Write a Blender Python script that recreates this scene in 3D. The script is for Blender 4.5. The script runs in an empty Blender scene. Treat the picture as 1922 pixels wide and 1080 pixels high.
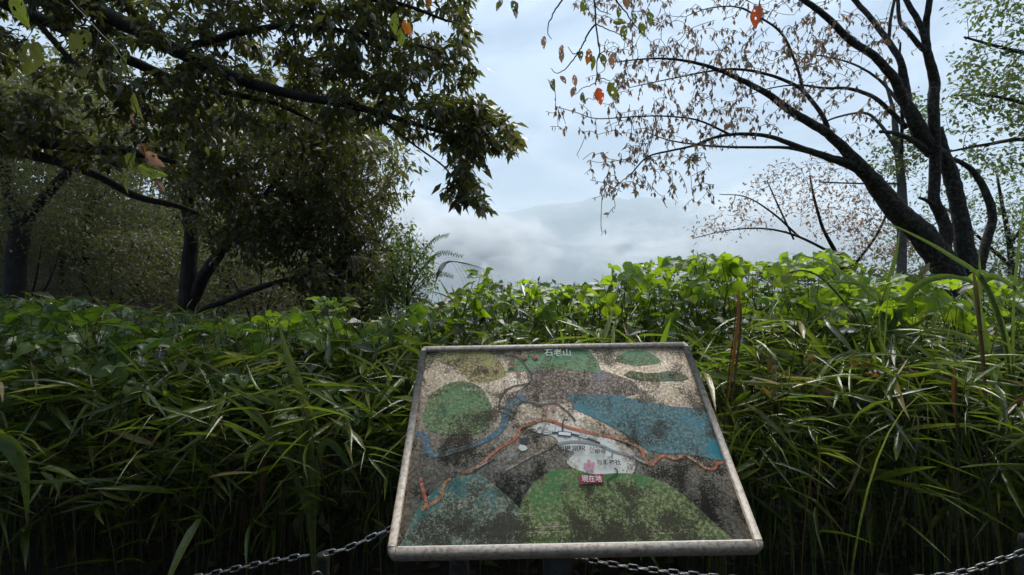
import bpy, bmesh, math
import numpy as np
from mathutils import Vector, Matrix, Euler

# ------------------------------------------------------------------ camera, sky, sun, exposure
F = 900.0                      # focal length in pixels of the 1922 px wide photograph
CAM = np.array([0.0, 0.0, 1.6])
scene = bpy.context.scene
C = scene.collection
cam_data = bpy.data.cameras.new('camera')
cam_data.sensor_width = 36.0
cam_data.lens = 36.0 * F / 1922.0
cam_data.clip_start = 0.05
cam_data.clip_end = 20000.0
cam = bpy.data.objects.new('camera', cam_data)
cam.location = CAM
cam.rotation_euler = (math.radians(90), 0, 0)
C.objects.link(cam)
scene.camera = cam

SUN_EL, SUN_AZ = math.radians(58), math.radians(15)      # azimuth measured from +Y towards +X
world = bpy.data.worlds.new('World')
scene.world = world
world.use_nodes = True
wn = world.node_tree
for n in list(wn.nodes):
    wn.nodes.remove(n)


def N(tree, typ, ins=None, **props):
    n = tree.nodes.new(typ)
    for k, v in props.items():
        setattr(n, k, v)
    for k, v in (ins or {}).items():
        if isinstance(v, bpy.types.NodeSocket):
            tree.links.new(v, n.inputs[k])
        else:
            n.inputs[k].default_value = v
    return n


def build_world():
    out = N(wn, 'ShaderNodeOutputWorld')
    bg = N(wn, 'ShaderNodeBackground', {'Strength': 0.1})
    sky = N(wn, 'ShaderNodeTexSky', sky_type='NISHITA', sun_disc=False, sun_elevation=SUN_EL,
            sun_rotation=SUN_AZ, air_density=1.0, dust_density=2.0)
    tc = N(wn, 'ShaderNodeTexCoord')
    sep = N(wn, 'ShaderNodeSeparateXYZ', {0: tc.outputs['Generated']})
    zc = N(wn, 'ShaderNodeMath', {0: sep.outputs['Z'], 1: 0.0}, operation='MAXIMUM')
    za = N(wn, 'ShaderNodeMath', {0: zc.outputs[0], 1: 0.22}, operation='ADD')
    dx = N(wn, 'ShaderNodeMath', {0: sep.outputs['X'], 1: za.outputs[0]}, operation='DIVIDE')
    dy = N(wn, 'ShaderNodeMath', {0: sep.outputs['Y'], 1: za.outputs[0]}, operation='DIVIDE')
    vec = N(wn, 'ShaderNodeCombineXYZ', {0: dx.outputs[0], 1: dy.outputs[0], 2: 0.7})
    no = N(wn, 'ShaderNodeTexNoise', {'Vector': vec.outputs[0], 'Scale': 2.9, 'Detail': 9.0,
                                      'Roughness': 0.55, 'Distortion': 0.5})
    ramp = N(wn, 'ShaderNodeValToRGB', {0: no.outputs[0]})
    cr = ramp.color_ramp
    cr.elements[0].position = 0.41
    cr.elements[0].color = (.92, 1.30, 1.86, 1)
    cr.elements[1].position = 0.60
    cr.elements[1].color = (1.74, 2.15, 2.68, 1)
    # an overcast sky is brighter overhead than at the horizon
    zm = N(wn, 'ShaderNodeMapRange', {0: zc.outputs[0], 1: 0.0, 2: 1.0, 3: 0.78, 4: 2.3})
    cl = N(wn, 'ShaderNodeVectorMath', {0: ramp.outputs[0], 1: zm.outputs[0]}, operation='MULTIPLY')
    mix = N(wn, 'ShaderNodeMix', {0: 0.95, 6: sky.outputs[0], 7: cl.outputs[0]}, data_type='RGBA')
    wn.links.new(mix.outputs[2], bg.inputs['Color'])
    wn.links.new(bg.outputs[0], out.inputs['Surface'])


build_world()
sun_data = bpy.data.lights.new('sun', 'SUN')
sun_data.energy = 2.5
sun_data.angle = math.radians(38)
sun_data.color = (1.0, 0.96, 0.88)
sun = bpy.data.objects.new('sun', sun_data)
sd = Vector((math.sin(SUN_AZ) * math.cos(SUN_EL), math.cos(SUN_AZ) * math.cos(SUN_EL), math.sin(SUN_EL)))
sun.rotation_euler = sd.to_track_quat('Z', 'Y').to_euler()
sun.location = (3, 6, 20)
C.objects.link(sun)
scene.view_settings.view_transform = 'Standard'
scene.view_settings.look = 'None'
scene.view_settings.exposure = 1.2
scene.view_settings.gamma = 1.0
scene.view_settings.use_curve_mapping = False
cy = scene.cycles
cy.max_bounces = 6
cy.diffuse_bounces = 3
cy.glossy_bounces = 2
cy.transmission_bounces = 4
cy.transparent_max_bounces = 8
cy.volume_bounces = 1
cy.use_denoising = True
cy.caustics_reflective = False
cy.caustics_refractive = False

# ------------------------------------------------------------------ helpers
rng = np.random.default_rng(11)


def P(px, py, d):
    """world point seen at photograph pixel (px, py) at distance d along the view axis"""
    return np.array([(px - 961.0) / F * d, d, CAM[2] - (py - 540.0) / F * d])


def Pv(a):
    a = np.asarray(a, float)
    return np.stack([(a[:, 0] - 961.0) / F * a[:, 2], a[:, 2], CAM[2] - (a[:, 1] - 540.0) / F * a[:, 2]], 1)


def nrm(v):
    return v / np.maximum(np.linalg.norm(v, axis=-1, keepdims=True), 1e-9)


def inpoly(x, y, poly):
    poly = np.asarray(poly, float)
    inside = np.zeros(x.shape, bool)
    j = len(poly) - 1
    for i in range(len(poly)):
        xi, yi = poly[i]
        xj, yj = poly[j]
        c = ((yi > y) != (yj > y)) & (x < (xj - xi) * (y - yi) / (yj - yi + 1e-12) + xi)
        inside ^= c
        j = i
    return inside


def sample_poly(n, poly, dr, holes=(), keep=0.0, dfun=None):
    """n points inside a region of the view, spread over a range of distances"""
    poly = np.asarray(poly, float)
    lo, hi = poly.min(0), poly.max(0)
    out = []
    tot = 0
    while tot < n:
        x = rng.uniform(lo[0], hi[0], n)
        y = rng.uniform(lo[1], hi[1], n)
        m = inpoly(x, y, poly)
        for hx, hy, rx, ry in holes:
            m &= (((x - hx) / rx) ** 2 + ((y - hy) / ry) ** 2 > 1) | (rng.random(n) < keep)
        x, y = x[m], y[m]
        d = rng.uniform(dr[0], dr[1], len(x))
        out.append(np.stack([x, y, d], 1))
        tot += len(x)
    return Pv(np.concatenate(out)[:n])


class Acc:
    """collects triangles for one mesh"""
    def __init__(self):
        self.v, self.f, self.t, self.n = [], [], [], 0

    def add(self, v, f, tint=None):
        v = np.asarray(v, float).reshape(-1, 3)
        f = np.asarray(f, int).reshape(-1, 3)
        self.v.append(v)
        self.f.append(f + self.n)
        self.t.append(np.zeros(len(v)) if tint is None else np.broadcast_to(tint, (len(v),)))
        self.n += len(v)

    def mesh(self, name, mat=None, smooth=False, tint=True):
        v = np.concatenate(self.v)
        f = np.concatenate(self.f)
        return make_mesh(name, v, f, mat, smooth, np.concatenate(self.t) if tint else None)


def make_mesh(name, v, f, mat=None, smooth=False, tint=None):
    me = bpy.data.meshes.new(name)
    v = np.asarray(v, np.float32)
    f = np.asarray(f, np.int32)
    me.vertices.add(len(v))
    me.vertices.foreach_set('co', v.ravel())
    me.loops.add(len(f) * 3)
    me.loops.foreach_set('vertex_index', f.ravel())
    me.polygons.add(len(f))
    me.polygons.foreach_set('loop_start', np.arange(0, len(f) * 3, 3, dtype=np.int32))
    if tint is not None:
        a = me.attributes.new('tint', 'FLOAT', 'POINT')
        a.data.foreach_set('value', np.asarray(tint, np.float32))
    if smooth:
        me.polygons.foreach_set('use_smooth', np.ones(len(f), bool))
    me.update(calc_edges=True)
    me.validate()
    if mat:
        me.materials.append(mat)
    return me


def link(name, me, parent=None, loc=None):
    o = bpy.data.objects.new(name, me)
    C.objects.link(o)
    if parent:
        o.parent = parent
    if loc is not None:
        o.location = loc
    return o


def thing(name, label, cat, loc=(0, 0, 0), group=None):
    o = bpy.data.objects.new(name, None)
    o.empty_display_size = 0.1
    o.location = loc
    C.objects.link(o)
    tag(o, label, cat, group)
    return o


def tag(o, label=None, cat=None, group=None, kind=None):
    if label:
        o['label'] = label
    if cat:
        o['category'] = cat
    if group:
        o['group'] = group
    if kind:
        o['kind'] = kind
    return o


def tube(pts, rad, sides=6, cap=True):
    pts = np.asarray(pts, float)
    rad = np.asarray(rad, float)
    n = len(pts)
    t = np.zeros_like(pts)
    t[1:-1] = pts[2:] - pts[:-2]
    t[0] = pts[1] - pts[0]
    t[-1] = pts[-1] - pts[-2]
    t = nrm(t)
    ref = np.eye(3)[int(np.argmin(np.abs(t).max(0)))]
    a = nrm(np.cross(t, ref))
    b = np.cross(a, t)
    ang = np.linspace(0, 2 * np.pi, sides, endpoint=False)
    ring = a[:, None] * np.cos(ang)[None, :, None] + b[:, None] * np.sin(ang)[None, :, None]
    v = (pts[:, None] + ring * rad[:, None, None]).reshape(-1, 3)
    i = np.arange(n - 1)[:, None] * sides
    k = np.arange(sides)[None]
    k2 = (k + 1) % sides
    q = np.stack([i + k, i + k2, i + sides + k2, i + sides + k], -1).reshape(-1, 4)
    f = np.concatenate([q[:, [0, 1, 2]], q[:, [0, 2, 3]]])
    if cap:
        v = np.concatenate([v, pts[:1], pts[-1:]])
        c0, c1 = n * sides, n * sides + 1
        kk = np.arange(sides)
        k2 = (kk + 1) % sides
        f = np.concatenate([f, np.stack([k2, kk, np.full(sides, c0)], 1),
                            np.stack([(n - 1) * sides + kk, (n - 1) * sides + k2, np.full(sides, c1)], 1)])
    return v, f


def catmull(p, per=6):
    p = np.asarray(p, float)
    q = np.concatenate([[2 * p[0] - p[1]], p, [2 * p[-1] - p[-2]]])
    out = []
    for i in range(1, len(q) - 2):
        t = np.linspace(0, 1, per, endpoint=False)[:, None]
        a, b, c, d = q[i - 1], q[i], q[i + 1], q[i + 2]
        out.append(0.5 * (2 * b + (c - a) * t + (2 * a - 5 * b + 4 * c - d) * t ** 2 + (3 * b - a - 3 * c + d) * t ** 3))
    out.append(p[-1:])
    return np.concatenate(out)


def scatter(acc, tmpl, o, d, up, L, W, tint=None):
    """place a leaf template (verts along +X, width Y, lift Z) many times"""
    tv, tf = tmpl
    o = np.asarray(o, float)
    m = len(o)
    x = nrm(np.asarray(d, float))
    up = np.asarray(up, float)
    y = np.cross(up, x)
    bad = np.linalg.norm(y, axis=1) < 1e-4
    y[bad] = [1, 0, 0]
    y = nrm(y)
    z = np.cross(x, y)
    L = np.broadcast_to(L, (m,))[:, None, None]
    W = np.broadcast_to(W, (m,))[:, None, None]
    v = o[:, None] + x[:, None] * tv[None, :, 0:1] * L + y[:, None] * tv[None, :, 1:2] * W + z[:, None] * tv[None, :, 2:3] * L
    f = tf[None] + (np.arange(m) * len(tv))[:, None, None]
    tn = rng.random(m) if tint is None else tint
    acc.add(v.reshape(-1, 3), f.reshape(-1, 3), np.repeat(tn, len(tv)))


# leaf templates ----------------------------------------------------
def simple_leaf(fold=0.10, droop=0.10):
    v = np.array([[0, 0, 0], [.42, .5, fold], [.45, 0, .03], [.42, -.5, fold], [1, 0, -droop]], float)
    f = np.array([[0, 2, 1], [0, 3, 2], [1, 2, 4], [2, 3, 4]])
    return v, f


def grid_leaf(profile, fold=0.06, droop=0.25, wave=0.0, cols=1, seed=0, holes=0.0):
    """profile: list of (x, halfwidth); cols per half"""
    r = np.random.default_rng(seed)
    n = len(profile)
    nc = 2 * cols + 1
    v = []
    for x, w in profile:
        for j in range(nc):
            s = (j - cols) / cols
            z = fold * abs(s) * w * 2 - droop * x * x + wave * r.normal() * w
            v.append([x, s * w, z])
    f = []
    for i in range(n - 1):
        for j in range(nc - 1):
            a = i * nc + j
            if holes and 0 < i < n - 2 and r.random() < holes:
                continue
            f += [[a, a + nc, a + nc + 1], [a, a + nc + 1, a + 1]]
    return np.array(v, float), np.array(f)


LEAF = simple_leaf()
LEAF_FLAT = simple_leaf(0.05, 0.18)
BLADE_PROF = [(0, .06), (.08, .32), (.25, .5), (.5, .46), (.75, .28), (.92, .1), (1, .005)]
BLADES = [grid_leaf(BLADE_PROF, 0.03, dr) for dr in (.03, .12, .24, .42)]
BLADE_STUFF = [grid_leaf([(0, .08), (.25, .5), (.6, .4), (1, .005)], 0.03, dr) for dr in (.06, .2, .38)]
KUDZU_PROF = [(0, .06), (.07, .30), (.2, .47), (.38, .5), (.58, .42), (.76, .27), (.9, .11), (1, .005)]
KUDZU = [grid_leaf(KUDZU_PROF, .10 + .06 * (s % 3), .05 + .12 * (s % 4), .06, 2, s, holes=.0 if s < 4 else .07) for s in range(6)]
OVAL_PROF = [(0, .03), (.12, .28), (.28, .45), (.45, .5), (.62, .44), (.78, .3), (.9, .13), (1, .01)]


# ------------------------------------------------------------------ materials
def new_mat(name):
    m = bpy.data.materials.new(name)
    m.use_nodes = True
    t = m.node_tree
    for n in list(t.nodes):
        t.nodes.remove(n)
    return m, t


def leaf_mat(name, cols, rough=0.35, trans=0.3, tcol=(0.2, 0.35, 0.03), spec=0.5, obj=True, bump=0.0):
    """cols: colours spread over the per-leaf variation"""
    m, t = new_mat(name)
    out = N(t, 'ShaderNodeOutputMaterial')
    at = N(t, 'ShaderNodeAttribute', attribute_name='tint')
    oi = N(t, 'ShaderNodeObjectInfo')
    ad = N(t, 'ShaderNodeMath', {0: at.outputs['Fac'], 1: oi.outputs['Random']}, operation='ADD')
    fr = N(t, 'ShaderNodeMath', {0: ad.outputs[0]}, operation='FRACT')
    ramp = N(t, 'ShaderNodeValToRGB', {0: fr.outputs[0]})
    cr = ramp.color_ramp
    while len(cr.elements) < len(cols):
        cr.elements.new(0.5)
    for i, (p, c) in enumerate(cols):
        cr.elements[i].position = p
        cr.elements[i].color = (*c, 1)
    geo = N(t, 'ShaderNodeNewGeometry')
    no = N(t, 'ShaderNodeTexNoise', {'Vector': geo.outputs['Position'], 'Scale': 45.0, 'Detail': 3.0})
    mr = N(t, 'ShaderNodeMapRange', {0: no.outputs[0], 1: 0.3, 2: 0.7, 3: 0.72, 4: 1.2})
    col = N(t, 'ShaderNodeVectorMath', {0: ramp.outputs[0], 1: mr.outputs[0]}, operation='MULTIPLY')
    ro = N(t, 'ShaderNodeMapRange', {0: no.outputs[0], 1: 0.3, 2: 0.7, 3: rough * 0.75, 4: rough * 1.4})
    p = N(t, 'ShaderNodeBsdfPrincipled', {'Base Color': col.outputs[0], 'Roughness': ro.outputs[0],
                                          'Specular IOR Level': spec})
    if trans > 0:
        tm = N(t, 'ShaderNodeMix', {0: 0.55, 6: (*tcol, 1), 7: col.outputs[0]}, data_type='RGBA')
        tm2 = N(t, 'ShaderNodeVectorMath', {0: tm.outputs[2], 1: (1.7, 1.7, 1.3)}, operation='MULTIPLY')
        tr = N(t, 'ShaderNodeBsdfTranslucent', {'Color': tm2.outputs[0]})
        mx = N(t, 'ShaderNodeMixShader', {0: trans, 1: p.outputs[0], 2: tr.outputs[0]})
        t.links.new(mx.outputs[0], out.inputs['Surface'])
    else:
        t.links.new(p.outputs[0], out.inputs['Surface'])
    return m


def rough_mat(name, c1, c2, scale=12.0, rough=0.85, bump=0.4, detail=8.0, stretch=(1, 1, 1), extra=None, bscale=None):
    m, t = new_mat(name)
    out = N(t, 'ShaderNodeOutputMaterial')
    tc = N(t, 'ShaderNodeTexCoord')
    mp = N(t, 'ShaderNodeMapping', {'Vector': tc.outputs['Object'], 'Scale': stretch})
    no = N(t, 'ShaderNodeTexNoise', {'Vector': mp.outputs[0], 'Scale': scale, 'Detail': detail, 'Roughness': 0.65})
    ramp = N(t, 'ShaderNodeValToRGB', {0: no.outputs[0]})
    cr = ramp.color_ramp
    cr.elements[0].position, cr.elements[0].color = 0.35, (*c1, 1)
    cr.elements[1].position, cr.elements[1].color = 0.68, (*c2, 1)
    colour = ramp.outputs[0]
    if extra:
        n2 = N(t, 'ShaderNodeTexNoise', {'Vector': tc.outputs['Object'], 'Scale': extra[1], 'Detail': 4.0})
        mr = N(t, 'ShaderNodeMapRange', {0: n2.outputs[0], 1: 0.5, 2: 0.62})
        mx = N(t, 'ShaderNodeMix', {0: mr.outputs[0], 6: colour, 7: (*extra[0], 1)}, data_type='RGBA')
        colour = mx.outputs[2]
    p = N(t, 'ShaderNodeBsdfPrincipled', {'Base Color': colour, 'Roughness': rough, 'Specular IOR Level': .22 if 'bark' in name else .5})
    if bump:
        b = N(t, 'ShaderNodeBump', {'Strength': bump, 'Distance': 0.03, 'Height': no.outputs[0]})
        t.links.new(b.outputs[0], p.inputs['Normal'])
    t.links.new(p.outputs[0], out.inputs['Surface'])
    return m


M = {}
M['bark'] = rough_mat('dark_wet_bark', (0.006, 0.0055, 0.005), (0.032, 0.028, 0.024), 16, 0.75, 1.0, stretch=(1, 1, 0.35))
M['bark_cherry'] = rough_mat('cherry_bark', (0.007, 0.006, 0.0055), (0.048, 0.041, 0.036), 34, 0.75, 1.0, stretch=(0.6, 0.6, 1.3),
                             extra=((0.075, 0.073, 0.06), 26.0))
M['bark_grey'] = rough_mat('grey_bark', (0.05, 0.047, 0.043), (0.16, 0.15, 0.14), 9, 0.8, 0.6)
M['twig'] = rough_mat('brown_twig', (0.022, 0.018, 0.016), (0.055, 0.045, 0.04), 30, 0.7, 0.0)
M['soil'] = rough_mat('leaf_strewn_soil', (0.012, 0.010, 0.007), (0.05, 0.038, 0.026), 14, 0.95, 0.8)
M['leaf_over'] = leaf_mat('dark_evergreen_leaf', [(0, (.012, .016, .006)), (.5, (.026, .033, .010)), (.85, (.050, .060, .017)), (1, (.09, .075, .022))],
                          0.34, 0.36, (.20, .21, .04))
M['leaf_back'] = leaf_mat('olive_forest_leaf', [(0, (.022, .023, .011)), (.45, (.048, .050, .022)), (.85, (.085, .082, .035)), (1, (.13, .09, .045))],
                          0.55, 0.34, (.14, .18, .03))
M['leaf_cherry'] = leaf_mat('turning_cherry_leaf', [(0, (.09, .08, .06)), (.4, (.15, .11, .09)), (.75, (.20, .13, .11)), (.93, (.08, .085, .035)), (1, (.24, .05, .03))],
                            0.45, 0.38, (.30, .18, .12))
M['leaf_rust'] = leaf_mat('rust_brown_leaf', [(0, (.10, .075, .055)), (.5, (.15, .10, .075)), (.8, (.12, .11, .055)), (1, (.22, .11, .07))],
                          0.5, 0.35, (.35, .18, .08))
M['leaf_green'] = leaf_mat('mid_green_leaf', [(0, (.03, .05, .018)), (.5, (.05, .075, .022)), (.9, (.075, .09, .03)), (1, (.14, .07, .04))],
                           0.4, 0.32, (.16, .25, .04))
M['leaf_shrub'] = leaf_mat('shrub_leaf', [(0, (.03, .055, .012)), (.6, (.06, .095, .02)), (1, (.09, .12, .03))], 0.35, 0.3, (.2, .32, .04))
M['kudzu'] = leaf_mat('kudzu_leaf', [(0, (.06, .115, .010)), (.5, (.10, .18, .012)), (.85, (.14, .22, .018)), (1, (.20, .22, .03))],
                      0.30, 0.45, (.48, .68, .03))
M['kudzu_dark'] = leaf_mat('dark_broad_leaf', [(0, (.032, .065, .010)), (.6, (.06, .11, .013)), (1, (.10, .14, .02))], 0.30, 0.3, (.16, .3, .02))  # deeper green than the bright kudzu leaf
M['vine_red'] = leaf_mat('red_tinged_vine_leaf', [(0, (.05, .08, .015)), (.4, (.08, .09, .02)), (.75, (.14, .07, .02)), (1, (.2, .06, .03))], 0.35, 0.35, (.35, .25, .04))
M['sasa'] = leaf_mat('bamboo_grass_leaf', [(0, (.045, .062, .010)), (.4, (.092, .128, .015)), (.8, (.14, .175, .022)), (.92, (.21, .20, .04)), (1, (.34, .24, .11))],
                     0.20, 0.3, (.26, .4, .03), spec=0.7)
M['culm'] = leaf_mat('bamboo_culm', [(0, (.035, .045, .014)), (.7, (.07, .075, .025)), (1, (.13, .09, .045))], 0.35, 0.0)
M['under'] = leaf_mat('undergrowth_leaf', [(0, (.022, .03, .007)), (.5, (.046, .060, .011)), (.88, (.08, .09, .017)), (1, (.15, .09, .035))],
                      0.28, 0.25, (.12, .2, .02))
M['grass'] = leaf_mat('silver_grass_blade', [(0, (.05, .085, .02)), (.6, (.085, .125, .03)), (1, (.14, .15, .05))], 0.28, 0.3, (.25, .36, .05))
M['plume'] = leaf_mat('grass_plume', [(0, (.14, .12, .07)), (1, (.24, .2, .12))], 0.6, 0.3, (.3, .25, .14))
M['dead'] = leaf_mat('dead_brown_blade', [(0, (.10, .035, .012)), (.5, (.18, .075, .022)), (1, (.24, .14, .05))], 0.45, 0.2, (.35, .15, .03))
M['stalk'] = leaf_mat('brown_green_stalk', [(0, (.06, .06, .02)), (1, (.12, .08, .03))], 0.45, 0.2, (.2, .15, .03))
M['litter'] = leaf_mat('fallen_leaf', [(0, (.035, .022, .014)), (.5, (.08, .045, .025)), (1, (.14, .085, .05))], 0.5, 0.1, (.2, .1, .04))
for nm, c, tc_ in (('red', (.32, .05, .018), (.5, .09, .02)), ('olive', (.055, .065, .015), (.16, .18, .03)),
                   ('brownpink', (.15, .085, .07), (.25, .14, .1)), ('orange', (.20, .07, .015), (.34, .12, .02)),
                   ('lime', (.05, .075, .014), (.16, .2, .03))):
    M['near_' + nm] = leaf_mat(nm + '_single_leaf', [(0, tuple(k * .8 for k in c)), (1, tuple(k * 1.2 for k in c))], 0.4, 0.4, tc_)


def metal_mat(name, col, rough, metallic=1.0, dirt=None):
    m, t = new_mat(name)
    out = N(t, 'ShaderNodeOutputMaterial')
    tc = N(t, 'ShaderNodeTexCoord')
    no = N(t, 'ShaderNodeTexNoise', {'Vector': tc.outputs['Object'], 'Scale': 60.0, 'Detail': 6.0})
    mr = N(t, 'ShaderNodeMapRange', {0: no.outputs[0], 1: 0.5, 2: 0.66})
    mx = N(t, 'ShaderNodeMix', {0: mr.outputs[0], 6: (*col, 1), 7: (*(dirt or tuple(c * .3 for c in col)), 1)}, data_type='RGBA')
    p = N(t, 'ShaderNodeBsdfPrincipled', {'Base Color': mx.outputs[2], 'Roughness': rough, 'Metallic': metallic})
    b = N(t, 'ShaderNodeBump', {'Strength': 0.2, 'Distance': 0.002, 'Height': no.outputs[0]})
    t.links.new(b.outputs[0], p.inputs['Normal'])
    t.links.new(p.outputs[0], out.inputs['Surface'])
    return m


M['chain'] = metal_mat('galvanised_chain', (.34, .34, .34), 0.36, dirt=(.08, .07, .06))
M['steel'] = metal_mat('dark_steel', (.03, .03, .03), 0.5, 0.3)
M['stone'] = rough_mat('mossy_concrete', (.02, .022, .016), (.09, .085, .075), 40, 0.95, 1.0, extra=((.018, .028, .008), 7))


# ------------------------------------------------------------------ ground, valley, mountain
def vnoise(x, y, seed):
    r = np.random.default_rng(seed)
    g = r.random((256, 256))
    xi, yi = np.floor(x).astype(int), np.floor(y).astype(int)
    fx, fy = x - xi, y - yi
    fx, fy = fx * fx * (3 - 2 * fx), fy * fy * (3 - 2 * fy)
    a = g[xi % 256, yi % 256]
    b = g[(xi + 1) % 256, yi % 256]
    c = g[xi % 256, (yi + 1) % 256]
    d = g[(xi + 1) % 256, (yi + 1) % 256]
    return (a * (1 - fx) + b * fx) * (1 - fy) + (c * (1 - fx) + d * fx) * fy


def fbm(x, y, seed, oct=5, gain=.5):
    s, a, t = 0, 1, 0
    for k in range(oct):
        s = s + a * vnoise(x * 2 ** k + 17 * k, y * 2 ** k + 31 * k, seed + k)
        t += a
        a *= gain
    return s / t


def sstep(a, b, x):
    t = np.clip((x - a) / (b - a), 0, 1)
    return t * t * (3 - 2 * t)


def ground_z(x, y):
    z = 0.10 * (fbm(x * .9 + 50, y * .9 + 50, 3) - .5) * sstep(1.5, 3, np.hypot(x, y))
    drop = sstep(7, 420, y) * 190 + np.clip(y - 7, 0, 60) * 0.35
    side = sstep(-4, -11, x) * sstep(70, 24, y)          # the wooded slope climbs on the left
    z = z - drop * (1 - side) + side * sstep(6, 22, y) * 5.5
    z = z + sstep(60, 400, y) * 25 * (fbm(x / 90 + 9, y / 90 + 9, 5) - .5)
    return z


def build_ground():
    ys = np.concatenate([np.linspace(-14, 0, 15), np.linspace(.4, 12, 60), 12 + np.geomspace(.5, 2700, 90)])
    us = np.linspace(-1, 1, 141)
    Y, U = np.meshgrid(ys, us, indexing='ij')
    X = U * (14 + np.maximum(Y, 0) * 2.0)
    Z = ground_z(X, Y)
    r, c = Y.shape
    i = np.arange(r * c).reshape(r, c)
    a, b, d, e = i[:-1, :-1], i[:-1, 1:], i[1:, 1:], i[1:, :-1]
    f = np.concatenate([np.stack([a, b, d], -1).reshape(-1, 3), np.stack([a, d, e], -1).reshape(-1, 3)])
    me = make_mesh('ground', np.stack([X, Y, Z], -1).reshape(-1, 3), f, M['soil'], True)
    tag(link('ground', me), kind='structure')


def build_mountain():
    m = rough_mat('wooded_mountainside', (.020, .032, .022), (.05, .065, .04), 0.012, 1.0, 0.0)
    xs = np.linspace(-6500, 6500, 300)
    ys = np.linspace(2300, 5600, 110)
    px = np.array([-6000, -2500, -1200, -400, 0, 200, 450, 720, 960, 1200, 1540, 1680, 2000, 2600, 4000, 6500])
    pz = np.array([380, 520, 560, 590, 640, 690, 702, 745, 725, 735, 700, 660, 600, 560, 480, 380])
    X, Y = np.meshgrid(xs, ys, indexing='xy')
    ridge = np.interp(X, px, pz) + 60 * (fbm(X / 160, X * 0 + 3, 40, 4) - .5)
    ramp = sstep(2350, 4000, Y) * sstep(6200, 4000, Y)
    gully = np.abs(fbm(X / 420 + 3, Y / 700, 21, 5) - .5) * 2
    Z = -190 + (ridge + 190) * ramp ** 1.15 * (1 - 0.42 * gully * (1 - sstep(3600, 4000, Y)))
    Z += 25 * (fbm(X / 60, Y / 60, 9, 3) - .5)
    r, c = Y.shape
    i = np.arange(r * c).reshape(r, c)
    a, b, d, e = i[:-1, :-1], i[:-1, 1:], i[1:, 1:], i[1:, :-1]
    f = np.concatenate([np.stack([a, b, d], -1).reshape(-1, 3), np.stack([a, d, e], -1).reshape(-1, 3)])
    tag(link('mountain', make_mesh('mountain', np.stack([X, Y, Z], -1).reshape(-1, 3), f, m, True)), kind='structure')


build_ground()
build_mountain()


def box_mesh(name, lo, hi, mat):
    lo, hi = np.array(lo, float), np.array(hi, float)
    v = np.array([[x, y, z] for x in (0, 1) for y in (0, 1) for z in (0, 1)], float) * (hi - lo) + lo
    q = [[0, 1, 3, 2], [4, 6, 7, 5], [0, 4, 5, 1], [2, 3, 7, 6], [0, 2, 6, 4], [1, 5, 7, 3]]
    f = [t for a in q for t in ([a[0], a[1], a[2]], [a[0], a[2], a[3]])]
    return make_mesh(name, v, f, mat)


def build_haze():
    m, t = new_mat('valley_haze')
    out = N(t, 'ShaderNodeOutputMaterial')
    v = N(t, 'ShaderNodeVolumePrincipled', {'Color': (.78, .90, 1, 1), 'Density': 0.00032, 'Anisotropy': 0.25})
    t.links.new(v.outputs[0], out.inputs['Volume'])
    o = link('haze', box_mesh('haze', (-7000, -60, -330), (7000, 5700, 830), m))
    tag(o, kind='stuff')


def build_mist():
    """banks of low cloud hanging in the valley: drifting patches of dense vapour"""
    banks = [  # centre px, py, distance, half sizes in metres (x, y, z), density, seed
        (890, 470, 1500, (300, 200, 150), .05, 1),
        (1200, 470, 1600, (330, 200, 120), .012, 2),
        (690, 430, 1900, (460, 300, 250), .022, 3),
        (1480, 425, 1900, (380, 300, 230), .022, 4),
        (1010, 388, 2900, (520, 300, 95), .0022, 5),
        (1330, 392, 2900, (420, 300, 120), .004, 6),
    ]
    for i, (px, py, d, hs, dens, sd_) in enumerate(banks):
        m, t = new_mat('mist_vapour_%d' % i)
        out = N(t, 'ShaderNodeOutputMaterial')
        tc = N(t, 'ShaderNodeTexCoord')
        mp = N(t, 'ShaderNodeMapping', {'Vector': tc.outputs['Object'], 'Location': (sd_ * 7.3, sd_ * 3.1, 0), 'Scale': (3.2, 1.8, 2.6)})
        no = N(t, 'ShaderNodeTexNoise', {'Vector': mp.outputs[0], 'Scale': 1.1, 'Detail': 5.0, 'Roughness': .55, 'Distortion': .7})
        ln = N(t, 'ShaderNodeVectorMath', {0: tc.outputs['Object']}, operation='LENGTH')
        fo = N(t, 'ShaderNodeMapRange', {0: ln.outputs['Value'], 1: 1.0, 2: 0.15, 3: 0.0, 4: 1.0})
        th = N(t, 'ShaderNodeMapRange', {0: no.outputs[0], 1: 0.43, 2: 0.64, 3: 0.0, 4: 1.0})
        mu = N(t, 'ShaderNodeMath', {0: fo.outputs[0], 1: th.outputs[0]}, operation='MULTIPLY')
        de = N(t, 'ShaderNodeMath', {0: mu.outputs[0], 1: dens}, operation='MULTIPLY')
        v = N(t, 'ShaderNodeVolumePrincipled', {'Color': (.97, .985, 1, 1), 'Density': de.outputs[0], 'Anisotropy': 0.35})
        t.links.new(v.outputs[0], out.inputs['Volume'])
        bm = bmesh.new()
        bmesh.ops.create_icosphere(bm, subdivisions=3, radius=1.0)
        me = bpy.data.meshes.new('mist_bank')
        bm.to_mesh(me)
        bm.free()
        me.materials.append(m)
        o = link('mist_bank', me, loc=P(px, py, d))
        o.scale = hs
        tag(o, kind='stuff')


build_haze()
build_mist()


# ------------------------------------------------------------------ trees
RSCALE = 0.72


def limb(pts, sides=8, per=5):
    """pts: (px, py, d, radius px) -> world points and radii"""
    a = np.asarray(pts, float)
    w = Pv(a[:, :3])
    r = a[:, 3] * a[:, 2] / F * RSCALE
    wr = catmull(np.concatenate([w, r[:, None]], 1), per)
    wr[:, :3] += rng.normal(0, 1, (len(wr), 3)) * wr[:, 3:4] * 0.05
    return wr[:, :3], np.maximum(wr[:, 3], .0015)


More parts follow.
